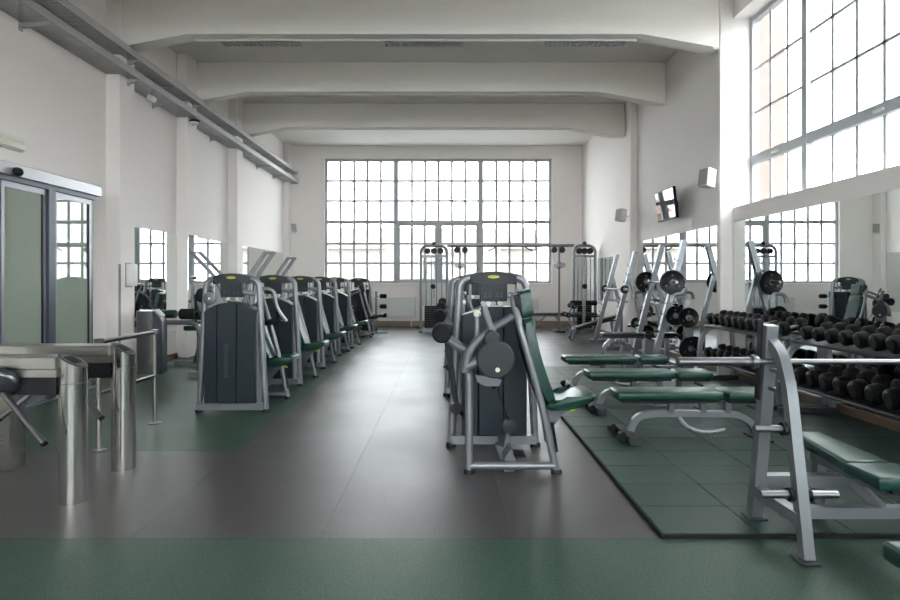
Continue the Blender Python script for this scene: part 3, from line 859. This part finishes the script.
ab = thing('abdominal_machine', 'upright machine with black shoulder rollers left of the first weight machine', 'exercise machine', (-3.62, 8.9, 0))
MB().sq([(-.2, 0, .05), (.6, 0, .05)], .07).build('base', 'silver_paint', ab)
MB().sq([(.15, -.3, .04), (.15, .3, .04)], .06).build('base', 'silver_paint', ab)
MB().tube(fillet([(.1, 0, .05), (.12, 0, .8), (.02, 0, 1.25), (.12, 0, 1.36)], .12), .034, 12).build('post', 'silver_paint', ab)
MB().box((.02, -.02, 1.22), (.16, .32, .20), (0, R(25), 0), .06, 3).build('shoulder_pad', 'black_foam', ab)
MB().box((.05, -.02, .92), (.24, .30, .12), (0, 0, 0), .05, 3).build('chest_pad', 'black_foam', ab)
MB().tube([(-.02, -.2, 1.12), (.05, -.2, .90), (.1, -.05, .85)], .02, 10).build('handle', 'black_plastic', ab)
MB().box((.40, 0, .52), (.38, .36, .09), (0, R(-5), 0), .03, 3).build('seat', 'green_vinyl', ab)
MB().tube([(.40, 0, .50), (.40, 0, .06)], .035).build('seat_post', 'silver_paint', ab)
MB().prism([(.16, .25), (.34, .25), (.30, .80), (.18, .80)], 'y', -.09, .09, .02, 2).build('cover', 'grey_casting', ab)
lw = thing('seated_press', 'seated machine with green back rest by the second left wall mirror', 'exercise machine', (-4.05, 12.6, 0))
MB().sq([(-.4, 0, .05), (.5, 0, .05)], .07).build('base', 'silver_paint', lw)
MB().tube(fillet([(-.4, -.25, 0), (-.38, -.25, 1.35), (-.3, -.25, 1.5), (-.3, .25, 1.5), (-.38, .25, 1.35), (-.4, .25, 0)], .15), .034, 12).build('frame', 'silver_paint', lw)
MB().rng(-.5, -.32, -.2, .2, .1, 1.15, .02, 2).build('shroud', 'navy_plastic', lw)
MB().box((.02, 0, .86), (.09, .32, .66), (0, R(-12), 0), .03, 3).build('back_pad', 'green_vinyl', lw)
MB().box((.24, 0, .50), (.42, .36, .09), (0, R(-4), 0), .03, 3).build('seat', 'green_vinyl', lw)
MB().tube([(.2, 0, .47), (.2, 0, .06)], .035).build('seat_post', 'silver_paint', lw)
MB().tube([(-.08, 0, 1.0), (-.34, 0, 1.0)], .03).build('back_strut', 'silver_paint', lw)

# ------------------------------------------------------------------ rubber tile mat
mt = thing('tile_mat', 'dark green rubber tile mat under the benches and dumbbell racks', 'floor mat', (1.2, 3.34, 0))
tw, tl = .54, .41
tm = MB().rng(.003, tw - .003, .003, tl - .003, 0, .024, .002, 1).mesh('tile', 'rubber_tile')
tme = MB().rng(.003, .30 - .003, .003, tl - .003, 0, .024, .002, 1).mesh('tile', 'rubber_tile')
for i in range(6):
    for j in range(16):
        o = inst('tile', tm if i < 5 else tme, mt, (i * tw, j * tl, 0))
MB().rng(-.012, -.0, -.012, 16 * tl, 0, .022).rng(.0, 2.99, -.012, 0, 0, .022).build('edge_strip', 'black_foam', mt)
MB().rng(.0, 2.99, .0, 16 * tl, 0, .010).build('backing', 'black_foam', mt)
MT = .024

# ------------------------------------------------------------------ adjustable benches
def bench(loc, label):
    t = thing('adjustable_bench', label, 'bench', loc, 0, 'adjustable benches on the rubber mat')
    MB().box((.47, 0, .40), (.94, .29, .08), None, .026, 3).build('back_pad', 'green_vinyl', t)
    MB().box((1.155, 0, .40), (.37, .29, .08), None, .026, 3).build('seat_pad', 'green_vinyl', t)
    MB().rng(.06, .90, -.11, .11, .335, .362).build('pad_board', 'black_plastic', t)
    MB().rng(1.00, 1.31, -.11, .11, .335, .362).build('pad_board', 'black_plastic', t)
    MB().sq(fillet([(.15, 0, .06), (.21, 0, .20), (.38, 0, .225), (1.10, 0, .220), (1.23, 0, .16), (1.29, 0, .012)], .12), .055).build('frame', 'silver_paint', t)
    f = MB().rng(.07, .17, -.25, .25, .012, .075, .012, 2).build('wheel_foot', 'dark_steel', t)
    for y_ in (.20, -.10):
        MB().cyl((.055, y_ - .03, .045), (.055, y_ + .03, .045), .042, 16).build('wheel', 'black_plastic', f)
    MB().rng(.075, .165, -.262, -.25, .005, .08, .006, 1).build('end_cap', 'dark_steel', f)
    MB().rng(1.24, 1.36, -.16, .16, 0, .018, .006, 1).build('rear_foot', 'black_plastic', t)
    la = MB().tube(fillet([(.57, -.05, .20), (.64, -.05, .11), (.76, -.05, .065), (.86, -.05, .062), (.99, -.05, .09)], .08), .022, 8, 0, .35).build('angle_ladder', 'silver_paint', t)
    for px, pz in ((.67, .097), (.74, .073), (.81, .064), (.88, .066)):
        MB().cyl((px, -.056, pz), (px, -.060, pz), .006, 8).build('hole', 'black_plastic', la)
    for px, tilt in ((.52, 12), (.80, -4), (1.02, 0)):
        MB().box((px, 0, .285), (.055, .06, .12), (0, R(tilt), 0), .006, 1).build('bracket', 'grey_casting', t)
    MB().rng(.36, .50, -.04, .04, .31, .336).build('hinge_plate', 'dark_steel', t)
    MB().cyl((1.12, -.16, .33), (1.20, -.20, .30), .013, 8).build('adjust_lever', 'black_plastic', t)
    MB().cyl((1.10, -.07, .345), (1.10, -.09, .345), .014, 8).build('adjust_knob', 'badge_yellow', t)
    return t
bench((1.48, 5.36, MT), 'nearest of the three green adjustable benches on the rubber mat')
bench((1.50, 6.52, MT), 'middle of the three green adjustable benches on the rubber mat')
bench((1.50, 7.80, MT), 'farthest of the three green adjustable benches on the rubber mat')

# ------------------------------------------------------------------ barbell parts
def barbell(label, c, direction, half=1.1, group=None):
    """bar along +x of its own frame"""
    t = thing('barbell', label, 'barbell', c, direction, group)
    MB().cyl((-half + .42, 0, 0), (half - .42, 0, 0), .0145, 14).build('shaft', 'chrome', t)
    for s_ in (-1, 1):
        MB().lathe([(0, .0), (.0, .022), (.004, .025), (.41, .025), (.41, .038), (.425, .040), (.445, .034), (.45, .0)], (s_ * half, 0, 0), (0, 0, 0), 18).build('sleeve', 'chrome', t)
    return t
def plate(label, c, axis, r, th=.035, group='weight plates'):
    a = Vector(axis).normalized()
    t = thing('weight_plate', label, 'weight plate', c, 0, group)
    MB().lathe([(0, .026), (0, r * .30), (.006, r * .34), (.006, r * .80), (0, r * .86), (0, r * .97), (.006, r), (th - .006, r), (th, r * .97), (th, r * .86), (th - .006, r * .80), (th - .006, r * .34), (th, r * .30), (th, .026)], -a * th / 2, a, 32).build('disc', 'cast_iron', t)
    MB().lathe([(0, .0265), (0, .045), (th + .008, .045), (th + .008, .0265)], -a * (th / 2 + .004), a, 20).build('hub', 'grey_casting', t)
    u = Vector((0, 0, 1)); v = a.cross(u)
    for k_ in range(3):
        an = R(90 + 120 * k_)
        pp = (u * math.sin(an) + v * math.cos(an)) * r * .58
        MB().cyl(pp - a * (th / 2 + .001), pp + a * (th / 2 + .001), r * .07, 12).build('mark', 'grey_casting', t)
    return t

# ------------------------------------------------------------------ bench press in the foreground
bp = thing('bench_press', 'silver bench press frame with pale green bench in the right foreground', 'bench press', (2.28, 3.30, 0))
for s_ in (-1, 1):
    x = s_ * .45
    up_path = [(x, .27, MT + .012), (x, .16, .70), (x, .10, 1.18)]
    MB().sq(up_path, .066).build('upright', 'silver_paint', bp)
    lp = fillet([(x * .985, -.24, .012), (x * .985, -.135, .56), (x * .985, -.08, .86), (x * .985, .0, 1.03), (x * .985, .10, 1.085)], .16, 6)
    MB().sq(lp, .056).build('front_leg', 'silver_paint', bp)
    MB().rng(x - .055, x + .055, .21, .33, MT, MT + .014, .006, 1).build('foot', 'dark_steel', bp)
    MB().rng(x - .05, x + .05, -.30, -.18, 0, .014, .006, 1).build('foot', 'dark_steel', bp)
    MB().sq([(x, .22, .20), (x, -.20, .20)], .06).build('side_brace', 'silver_paint', bp)
    MB().box((x * 1.1, .135, .98), (.010, .045, .46), (R(5), 0, 0)).build('guard_strip', 'black_plastic', bp)
    for (yy, zz) in ((-.115, .645), (-.18, .32)):
        for dirn in ((s_,) if zz > .5 else (s_, -s_)):
            pg = MB().cyl((x + dirn * .045, yy, zz), (x + dirn * .20, yy, zz), .020, 14).build('plate_peg', 'chrome', bp)
            MB().cyl((x + dirn * .035, yy, zz), (x + dirn * .055, yy, zz), .036, 14).build('collar', 'black_plastic', pg)
    # bar cups at three heights
    for zz, yy in ((.965, .075), (.86, .09)):
        MB().prism([(yy - .09, zz + .02), (yy - .075, zz - .025), (yy, zz - .025), (yy, zz - .045), (yy - .10, zz - .045), (yy - .105, zz + .02)], 'x', x - .015, x + .015).build('bar_cup', 'chrome', bp)
MB().sq([(-.45, .23, .26), (.45, .23, .26)], .07).build('cross_bar', 'silver_paint', bp)
MB().sq([(-.45, -.02, .17), (.45, -.02, .17)], .06).build('cross_bar', 'silver_paint', bp)
MB().sq([(0.05, .50, .33), (.05, -.38, .33)], .06).build('spine', 'silver_paint', bp)
MB().sq([(.05, .45, .33), (.05, .48, MT)], .06).build('spine_leg', 'silver_paint', bp)
MB().sq([(.06, -.36, .34), (.06, -.38, .0)], .06).build('spine_leg', 'silver_paint', bp)
MB().sq([(.02, .10, .30), (.10, -.02, .18)], .05).build('brace', 'silver_paint', bp)
MB().prism([(-.02, .60), (.14, .60), (.125, -.055), (-.125, -.055)], 'z', .385, .455, .022, 3).build('back_pad', 'green_vinyl', bp)
MB().prism([(-.135, -.065), (.135, -.065), (.14, -.33), (-.14, -.33)], 'z', .385, .455, .022, 3).build('seat_pad', 'green_vinyl', bp)
MB().rng(-.05, .08, -.30, -.22, .36, .385).build('pad_board', 'black_plastic', bp)
MB().rng(-.0, .10, .15, .5, .36, .385).build('pad_board', 'black_plastic', bp)
bb = barbell('bare steel barbell resting on the foreground bench press', (2.36, 3.335, 0.982), 0, 1.08)

fbn = thing('flat_bench', 'green bench pad cut off by the lower right corner of the picture', 'bench', (1.775, 1.70, 0))
MB().box((0, 0, .42), (.29, 1.12, .075), None, .022, 3).build('pad', 'green_vinyl', fbn)
MB().rng(-.10, .10, -.5, .5, .365, .382).build('pad_board', 'black_plastic', fbn)
MB().sq([(0, -.5, .32), (0, .42, .32)], .065).build('spine', 'silver_paint', fbn)
for yy in (-.42, .34):
    MB().sq([(0, yy, .30), (0, yy, .03)], .06).build('leg', 'silver_paint', fbn)
    MB().rng(-.24, .24, yy - .03, yy + .03, 0, .05, .008, 1).build('foot', 'silver_paint', fbn)
    MB().rng(-.03, .03, yy - .03, yy + .03, .35, .366).build('bracket', 'grey_casting', fbn)

# ------------------------------------------------------------------ dumbbell racks
XF = 3.70
def rack(y0, y1, label):
    t = thing('dumbbell_rack', label, 'rack', (XF, y0, MT))
    L = y1 - y0
    for yy in (.04, L - .04):
        MB().sq(fillet([(.22, yy, .785), (.02, yy, .72), (-.06, yy, .62), (-.10, yy, .30), (-.06, yy, .06)], .16, 6), .055).build('side_frame', 'silver_paint', t)
        MB().sq([(.42, yy, .05), (.36, yy, .82)], .05).build('rear_upright', 'silver_paint', t)
        MB().rng(-.16, .46, yy - .035, yy + .035, 0, .06, .008, 1).build('foot', 'dark_steel', t)
        MB().sq([(-.07, yy, .36), (.38, yy, .47)], .045).build('tier_arm', 'silver_paint', t)
        MB().sq([(-.02, yy, .735), (.37, yy, .82)], .045).build('tier_arm', 'silver_paint', t)
    for (xf, zf, xr, zr_) in ((-.02, .765, .26, .825), (-.07, .305, .21, .365)):
        sl = math.atan2(zr_ - zf, xr - xf)
        MB().box((xf + .02, L / 2, zf), (.05, L, .03), (0, -sl, 0), .006, 1).build('front_rail', 'dark_steel', t)
        MB().box((xr, L / 2, zr_), (.05, L, .03), (0, -sl, 0), .006, 1).build('rear_rail', 'dark_steel', t)
        MB().box(((xf + xr) / 2 + .01, L / 2, (zf + zr_) / 2 - .012), (.26, L - .01, .006), (0, -sl, 0)).build('tray', 'dark_steel', t)
    return t
rack(4.35, 6.45, 'nearer two-tier dumbbell rack in front of the long mirror')
rack(6.50, 8.62, 'farther two-tier dumbbell rack in front of the long mirror')

db_cache = {}
def dumbbell_mesh(r, L):
    key = (round(r, 3), round(L, 3))
    if key not in db_cache:
        c = r * .22
        hd = MB().lathe([(0, 0), (0, r * .62), (.004, r * .70), (.012, r * .80), (c, r * .97), (c + .012, r), (L - .02, r), (L - .006, r * .94), (L, r * .80), (L, .0)], (0, 0, 0), (1, 0, 0), 20).mesh('head', 'dumbbell_rubber')
        mk = MB().lathe([(0, .0), (0, r * .55), (.002, r * .55), (.002, 0)], (-.002, 0, 0), (1, 0, 0), 18).mesh('end_mark', 'dumbbell_mark')
        hn = MB().lathe([(0, .014), (.03, .016), (.06, .0175), (.09, .016), (.12, .014)], (0, 0, 0), (1, 0, 0), 12).mesh('handle', 'chrome')
        db_cache[key] = (hd, mk, hn)
    return db_cache[key]
def dumbbell(y, zc, xfront, r, L, label, group, slope=.21, jit=0.0):
    t = thing('dumbbell', label, 'dumbbell', (xfront, y, zc), 0, group)
    t.rotation_euler = (0, -math.atan(slope), jit)
    hd, mk, hn = dumbbell_mesh(r, L)
    h1 = inst('head', hd, t, (0, 0, 0)); inst('end_mark', mk, h1, (0, 0, 0))
    h2 = inst('head', hd, t, (2 * L + .12, 0, 0)); h2.rotation_euler = (0, 0, math.pi)
    inst('end_mark', mk, h2, (0, 0, 0))
    inst('handle', hn, t, (L, 0, 0))
GN, GF = 'dumbbells on the nearer rack', 'dumbbells on the farther rack'
for i in range(9):
    r = .069 + .0016 * i
    dumbbell(6.20 - .205 * i, .885 + (r - .07) , XF - .03, r, .10, 'black dumbbell on the upper tier of the nearer rack, %s from its far end' % ordinal(i), GN, jit=random.uniform(-.05, .05))
for i in range(8):
    r = .086 + .001 * i
    dumbbell(6.22 - .215 * i, .435 + (r - .08), XF - .08, r, .12, 'large black dumbbell on the lower tier of the nearer rack, %s from its far end' % ordinal(i), GN, jit=random.uniform(-.04, .04))
for i in range(11):
    if i == 8: continue
    r = .080 + .0002 * i
    dumbbell(8.44 - .182 * i, .882 + (r - .070), XF - .03, r, .085, 'black dumbbell on the upper tier of the farther rack, %s from its far end' % ordinal(i if i < 8 else i - 1), GF, jit=random.uniform(-.05, .05))
for i in range(10):
    r = .072 + .0008 * i
    dumbbell(8.40 - .195 * i, .425 + (r - .07), XF - .08, r, .09, 'black dumbbell on the lower tier of the farther rack, %s from its far end' % ordinal(i), GF, jit=random.uniform(-.05, .05))

# ------------------------------------------------------------------ squat racks
def squat_rack(loc, label, span=1.28, skew=.10):
    t = thing('squat_rack', label, 'squat rack', loc, 0, 'slanted squat racks by the right mirror')
    for k_, (yy, dx) in enumerate(((0, 0), (span, skew))):
        MB().sq([(dx, yy, .06), (dx + .51, yy, 2.04)], .085).build('upright', 'silver_paint', t)
        MB().sq([(dx - .12, yy, .04), (dx + .64, yy, .04)], .08).build('foot', 'silver_paint', t)
        MB().sq(fillet([(dx + .60, yy, .07), (dx + .60, yy, .75), (dx + .40, yy, 1.50)], .2), .065).build('rear_strut', 'silver_paint', t)
        for i in range(8):
            z = .55 + .17 * i
            px = dx + .51 * (z - .06) / 1.98
            MB().prism([(px - .085, z + .035), (px - .075, z - .01), (px - .04, z - .02), (px - .04, z + .0), (px - .065, z + .005), (px - .072, z + .04)], 'y', yy - .02, yy + .02).build('bar_hook', 'chrome', t)
        MB().cyl((dx + .16, yy, .62), (dx - .10, yy, .60), .018).build('safety_peg', 'black_plastic', t)
    MB().sq([(.38, 0, .08), (.38 + skew, span, .08)], .07).build('cross_bar', 'silver_paint', t)
    MB().sq([(.33, 0, 1.0), (.33 + skew, span, 1.0)], .05).build('cross_bar', 'silver_paint', t)
    return t
squat_rack((3.22, 9.42, MT), 'nearer slanted squat rack with loaded barbell before the mirror')
squat_rack((3.40, 12.45, 0), 'farther slanted squat rack beside the far white column', 1.4, .02)
ang = math.atan2(1.28, .10)
ux, uy = math.cos(ang), math.sin(ang)
bc = Vector((3.22 + .05 + .30 - .03, 9.42 + .64, 1.41))
barbell('loaded barbell lying on the nearer squat rack', tuple(bc), ang, 1.02, 'barbells on the squat racks')
plate('large black weight plate on the near end of the loaded barbell', tuple(bc - Vector((ux, uy, 0)) * .80), (ux, uy, 0), .190)
plate('large black weight plate on the far end of the loaded barbell', tuple(bc + Vector((ux, uy, 0)) * .80), (ux, uy, 0), .190)
ang2 = math.atan2(1.4, .02)
ux2, uy2 = math.cos(ang2), math.sin(ang2)
bc2 = Vector((3.40 + .01 + .255, 12.45 + .7, 1.255))
barbell('unloaded barbell lying on the farther squat rack', tuple(bc2), ang2, 1.05, 'barbells on the squat racks')
plate('small black weight plate on the near end of the farther barbell', tuple(bc2 - Vector((ux2, uy2, 0)) * .80), (ux2, uy2, 0), .085, .03)
plate('small black weight plate on the far end of the farther barbell', tuple(bc2 + Vector((ux2, uy2, 0)) * .80), (ux2, uy2, 0), .085, .03)

# plate trees
def plate_tree(loc, label, rows, lab):
    t = thing('plate_tree', label, 'plate rack', loc, 0, 'plate storage trees')
    MB().sq([(0, 0, .03), (0, 0, 1.12)], .07).build('post', 'silver_paint', t)
    MB().sq([(-.28, 0, .03), (.28, 0, .03)], .06).build('foot', 'silver_paint', t)
    MB().sq([(0, -.30, .03), (0, .30, .03)], .06).build('foot', 'silver_paint', t)
    MB().tube(fillet([(-.02, 0, 1.12), (-.03, 0, 1.22), (-.20, 0, 1.20), (-.22, 0, 1.08)], .09), .03).build('handle', 'silver_paint', t)
    for (dx, s_, z, r, txt) in rows:
        MB().cyl((dx, s_ * .035, z), (dx, s_ * .20, z), .0235).build('peg', 'chrome', t)
        if abs(dx) > .01: MB().sq([(0, 0, z), (dx, 0, z)], .05).build('peg_arm', 'silver_paint', t)
        plate(txt, (loc[0] + dx, loc[1] + s_ * .075, loc[2] + z), (0, 1, 0), r)
plate_tree((3.60, 9.02, MT), 'silver plate tree beside the nearer squat rack', (
    (0, -1, .86, .150, 'black weight plate on the upper front peg of the nearer plate tree'),
    (.03, -1, .40, .172, 'large black weight plate on the lower front peg of the nearer plate tree'),
    (-.14, 1, .88, .150, 'black weight plate on the rear upper peg of the nearer plate tree'),
    (.15, 1, .42, .150, 'black weight plate on the rear lower peg of the nearer plate tree')), '')
plate_tree((3.88, 11.75, 0), 'silver plate tree between the two squat racks', (
    (0, -1, .85, .130, 'black weight plate on the upper peg of the farther plate tree'),
    (0, -1, .42, .150, 'black weight plate on the lower peg of the farther plate tree'),
    (-.15, 1, .60, .110, 'small black weight plate on the back peg of the farther plate tree')), '')

# black bench inside the nearer squat rack
bk = thing('rack_bench', 'long black padded bench standing inside the nearer squat rack', 'bench', (2.60, 10.14, 0))
MB().box((.35, 0, .53), (.68, .28, .06), None, .02, 3).build('back_pad', 'black_vinyl', bk)
MB().box((.99, 0, .53), (.56, .28, .06), None, .02, 3).build('seat_pad', 'black_vinyl', bk)
MB().rng(.05, 1.22, -.08, .08, .47, .50).build('pad_board', 'dark_steel', bk)
MB().sq(fillet([(.02, 0, .03), (.05, 0, .34), (.22, 0, .47)], .15), .055).build('leg', 'silver_paint', bk)
MB().sq([(.40, 0, .46), (.30, 0, .06)], .05).build('leg', 'silver_paint', bk)
MB().sq([(.25, 0, .44), (.85, 0, .10)], .05).build('brace', 'grey_casting', bk)
MB().sq([(0, 0, .08), (.90, 0, .08)], .06).build('base', 'silver_paint', bk)
MB().prism([(.68, .03), (.94, .03), (.88, .42), (.74, .47)], 'y', -.08, .08, .015, 1).build('rear_support', 'silver_paint', bk)
for px in (0, .86): MB().rng(px - .04, px + .04, -.22, .22, 0, .05, .008, 1).build('foot', 'silver_paint', bk)

# decline bench
dc = thing('decline_bench', 'black sloping sit-up bench with roller pads in the back right', 'bench', (2.98, 14.5, 0))
MB().box((.60, 0, .43), (1.02, .30, .07), (0, R(-16), 0), .022, 3).build('pad', 'black_vinyl', dc)
MB().box((.60, 0, .385), (.90, .12, .05), (0, R(-16), 0)).build('pad_board', 'dark_steel', dc)
MB().sq(fillet([(.02, -.18, .03), (.10, -.1, .30), (.30, 0, .32)], .1), .06).build('front_leg', 'silver_paint', dc)
MB().sq(fillet([(.02, .18, .03), (.10, .1, .30), (.30, 0, .32)], .1), .06).build('front_leg', 'silver_paint', dc)
MB().sq([(.98, 0, .48), (1.06, 0, .03)], .06).build('rear_leg', 'silver_paint', dc)
MB().rng(1.0, 1.1, -.24, .24, 0, .05, .008, 1).build('rear_foot', 'silver_paint', dc)
MB().rng(-.05, 1.05, -.03, .03, .05, .10).build('base', 'silver_paint', dc)
MB().sq(fillet([(.12, 0, .28), (-.06, 0, .55), (.05, 0, .86)], .12), .05).build('roller_post', 'silver_paint', dc)
for (px, z, m, y0_, y1_) in ((-.10, .62, 'black_foam', -.32, .32), (.04, .83, 'black_foam', -.32, .32)):
    MB().cyl((px, y0_ - .02, z), (px, y1_ + .02, z), .012).build('axle', 'chrome', dc)
    for q in (-1, 1):
        MB().lathe([(0, 0), (0, .05), (.015, .06), (.22, .06), (.235, .05), (.235, 0)], (px, q * .06, z), (px, q * .4, z)).build('roller_pad', m, dc)
MB().box((-.0, 0, .60), (.26, .34, .07), (0, R(-4), 0), .025, 3).build('small_seat', 'green_vinyl', dc)
lx = thing('leg_extension_seat', 'small seat with black and green roller pads before the right cable tower', 'exercise machine', (3.55, 15.6, 0))
MB().sq([(-.35, 0, .04), (.45, 0, .04)], .07).build('base', 'silver_paint', lx)
MB().sq([(0, 0, .05), (.02, 0, .95)], .06).build('post', 'silver_paint', lx)
for (z, m) in ((.86, 'black_foam'), (.55, 'green_vinyl')):
    MB().cyl((-.38, 0, z), (.42, 0, z), .013).build('axle', 'chrome', lx)
    for q in (-1, 1):
        MB().lathe([(0, 0), (0, .055), (.015, .065), (.28, .065), (.295, .055), (.295, 0)], (q * .05, 0, z), (q * .4, 0, z)).build('roller_pad', m, lx)
MB().sq([(-.3, -.2, .04), (-.3, .2, .04)], .06).build('base', 'silver_paint', lx)

# flat bench below the back window
wbn = thing('window_bench', 'long dark flat bench standing under the back window', 'bench', (2.43, 17.6, 0))
MB().box((.6, 0, .46), (1.25, .28, .07), None, .02, 3).build('pad', 'black_vinyl', wbn)
MB().rng(.05, 1.15, -.07, .07, .39, .424).build('pad_board', 'silver_paint', wbn)
for a, c in ((.10, .45), (1.05, .75)):
    MB().sq([(a, 0, .03), (c, 0, .40)], .05).build('leg', 'silver_paint', wbn)
    MB().rng(a - .04, a + .04, -.22, .22, 0, .05, .008, 1).build('foot', 'silver_paint', wbn)

# ------------------------------------------------------------------ cable crossover station
cx = thing('cable_crossover', 'tall cable crossover station with two towers and top bar before the back window', 'cable machine', (0, 16.8, 0))
for x0, x1, s_ in ((-.73, .0, 1), (3.55, 4.15, -1)):
    xm = (x0 + x1) / 2
    tw_ = MB().tube(fillet([(x0, 0, 0), (x0, 0, 2.42), (x1, 0, 2.42), (x1, 0, 0)], .22, 6), .042, 12).build('tower_frame', 'silver_paint', cx)
    MB().sq([(x0, 0, 2.12), (x1, 0, 2.12)], .07).build('tower_bar', 'silver_paint', cx)
    MB().sq([(x0 - .05, 0, .05), (x1 + .05, 0, .05)], .09).build('tower_base', 'silver_paint', cx)
    for px in (x0, x1):
        MB().rng(px - .05, px + .05, -.35, .25, 0, .05, .01, 1).build('foot', 'dark_steel', cx)
    for fr in (.2, .4, .6, .8):
        MB().cyl((x0 + (x1 - x0) * fr, .05, .09), (x0 + (x1 - x0) * fr, .05, 2.12), .016, 10).build('guide_rod', 'chrome', cx)
    for i in range(12):
        MB().rng(x0 + .10, x1 - .10, -.02, .12, .12 + i * .052, .167 + i * .052, .004, 1).build('weight_block', 'cast_iron', cx)
    MB().rng(x0 + .05, x1 - .05, -.075, -.069, .75, 2.05).build('guard', 'clear_guard', cx)
    for fr in (.25, .5, .75):
        px = x0 + (x1 - x0) * fr
        MB().cyl((px, -.045, 2.27), (px, .045, 2.27), .085, 18).build('pulley', 'dark_grey_plastic', cx)
    MB().ball((xm, 0, 2.48), .06).build('cap', 'dark_grey_plastic', cx)
    MB().cyl((xm, -.06, .95), (xm, -.06, 2.2), .008, 6).build('cable', 'black_plastic', cx)
    MB().ball((xm - .02, -.10, 1.28), .075).build('cable_ball', 'black_plastic', cx)
MB().tube([(.0, 0, 2.42), (3.55, 0, 2.42)], .042, 12).build('top_bar', 'silver_paint', cx)
for hx in (1.38, 2.16):
    q = 1 if hx > 2 else -1
    MB().tube([(hx, 0, 2.40), (hx + q * .10, -.05, 2.33), (hx + q * .22, -.08, 2.27)], .018, 8).build('pull_up_grip', 'dark_steel', cx)
for px, s_ in ((.36, -1), (3.14, 1)):
    MB().cyl((px, 0, .05), (px, 0, 2.42), .028, 10).build('pulley_column', 'silver_paint', cx)
    MB().rng(px - .12, px + .12, -.25, .2, 0, .05, .01, 1).build('foot', 'dark_steel', cx)
    ca = MB().rng(px - .05, px + .05, -.06, .06, 1.78, 1.96, .01, 1).build('carriage', 'grey_casting', cx)
    for q in (-1, 1):
        MB().cyl((px + q * .09, -.10, 1.87), (px + q * .09, -.05, 1.87), .075, 16).build('carriage_pulley', 'silver_paint', ca)
    for q in (-.16, .06):
        MB().cyl((px + s_ * q + s_ * .02, -.04, 2.30), (px + s_ * q + s_ * .02, .04, 2.30), .085, 16).build('pulley', 'dark_grey_plastic', cx)
    MB().cyl((px - s_ * .02, -.07, .2), (px - s_ * .02, -.07, 1.8), .007, 6).build('cable', 'black_plastic', cx)
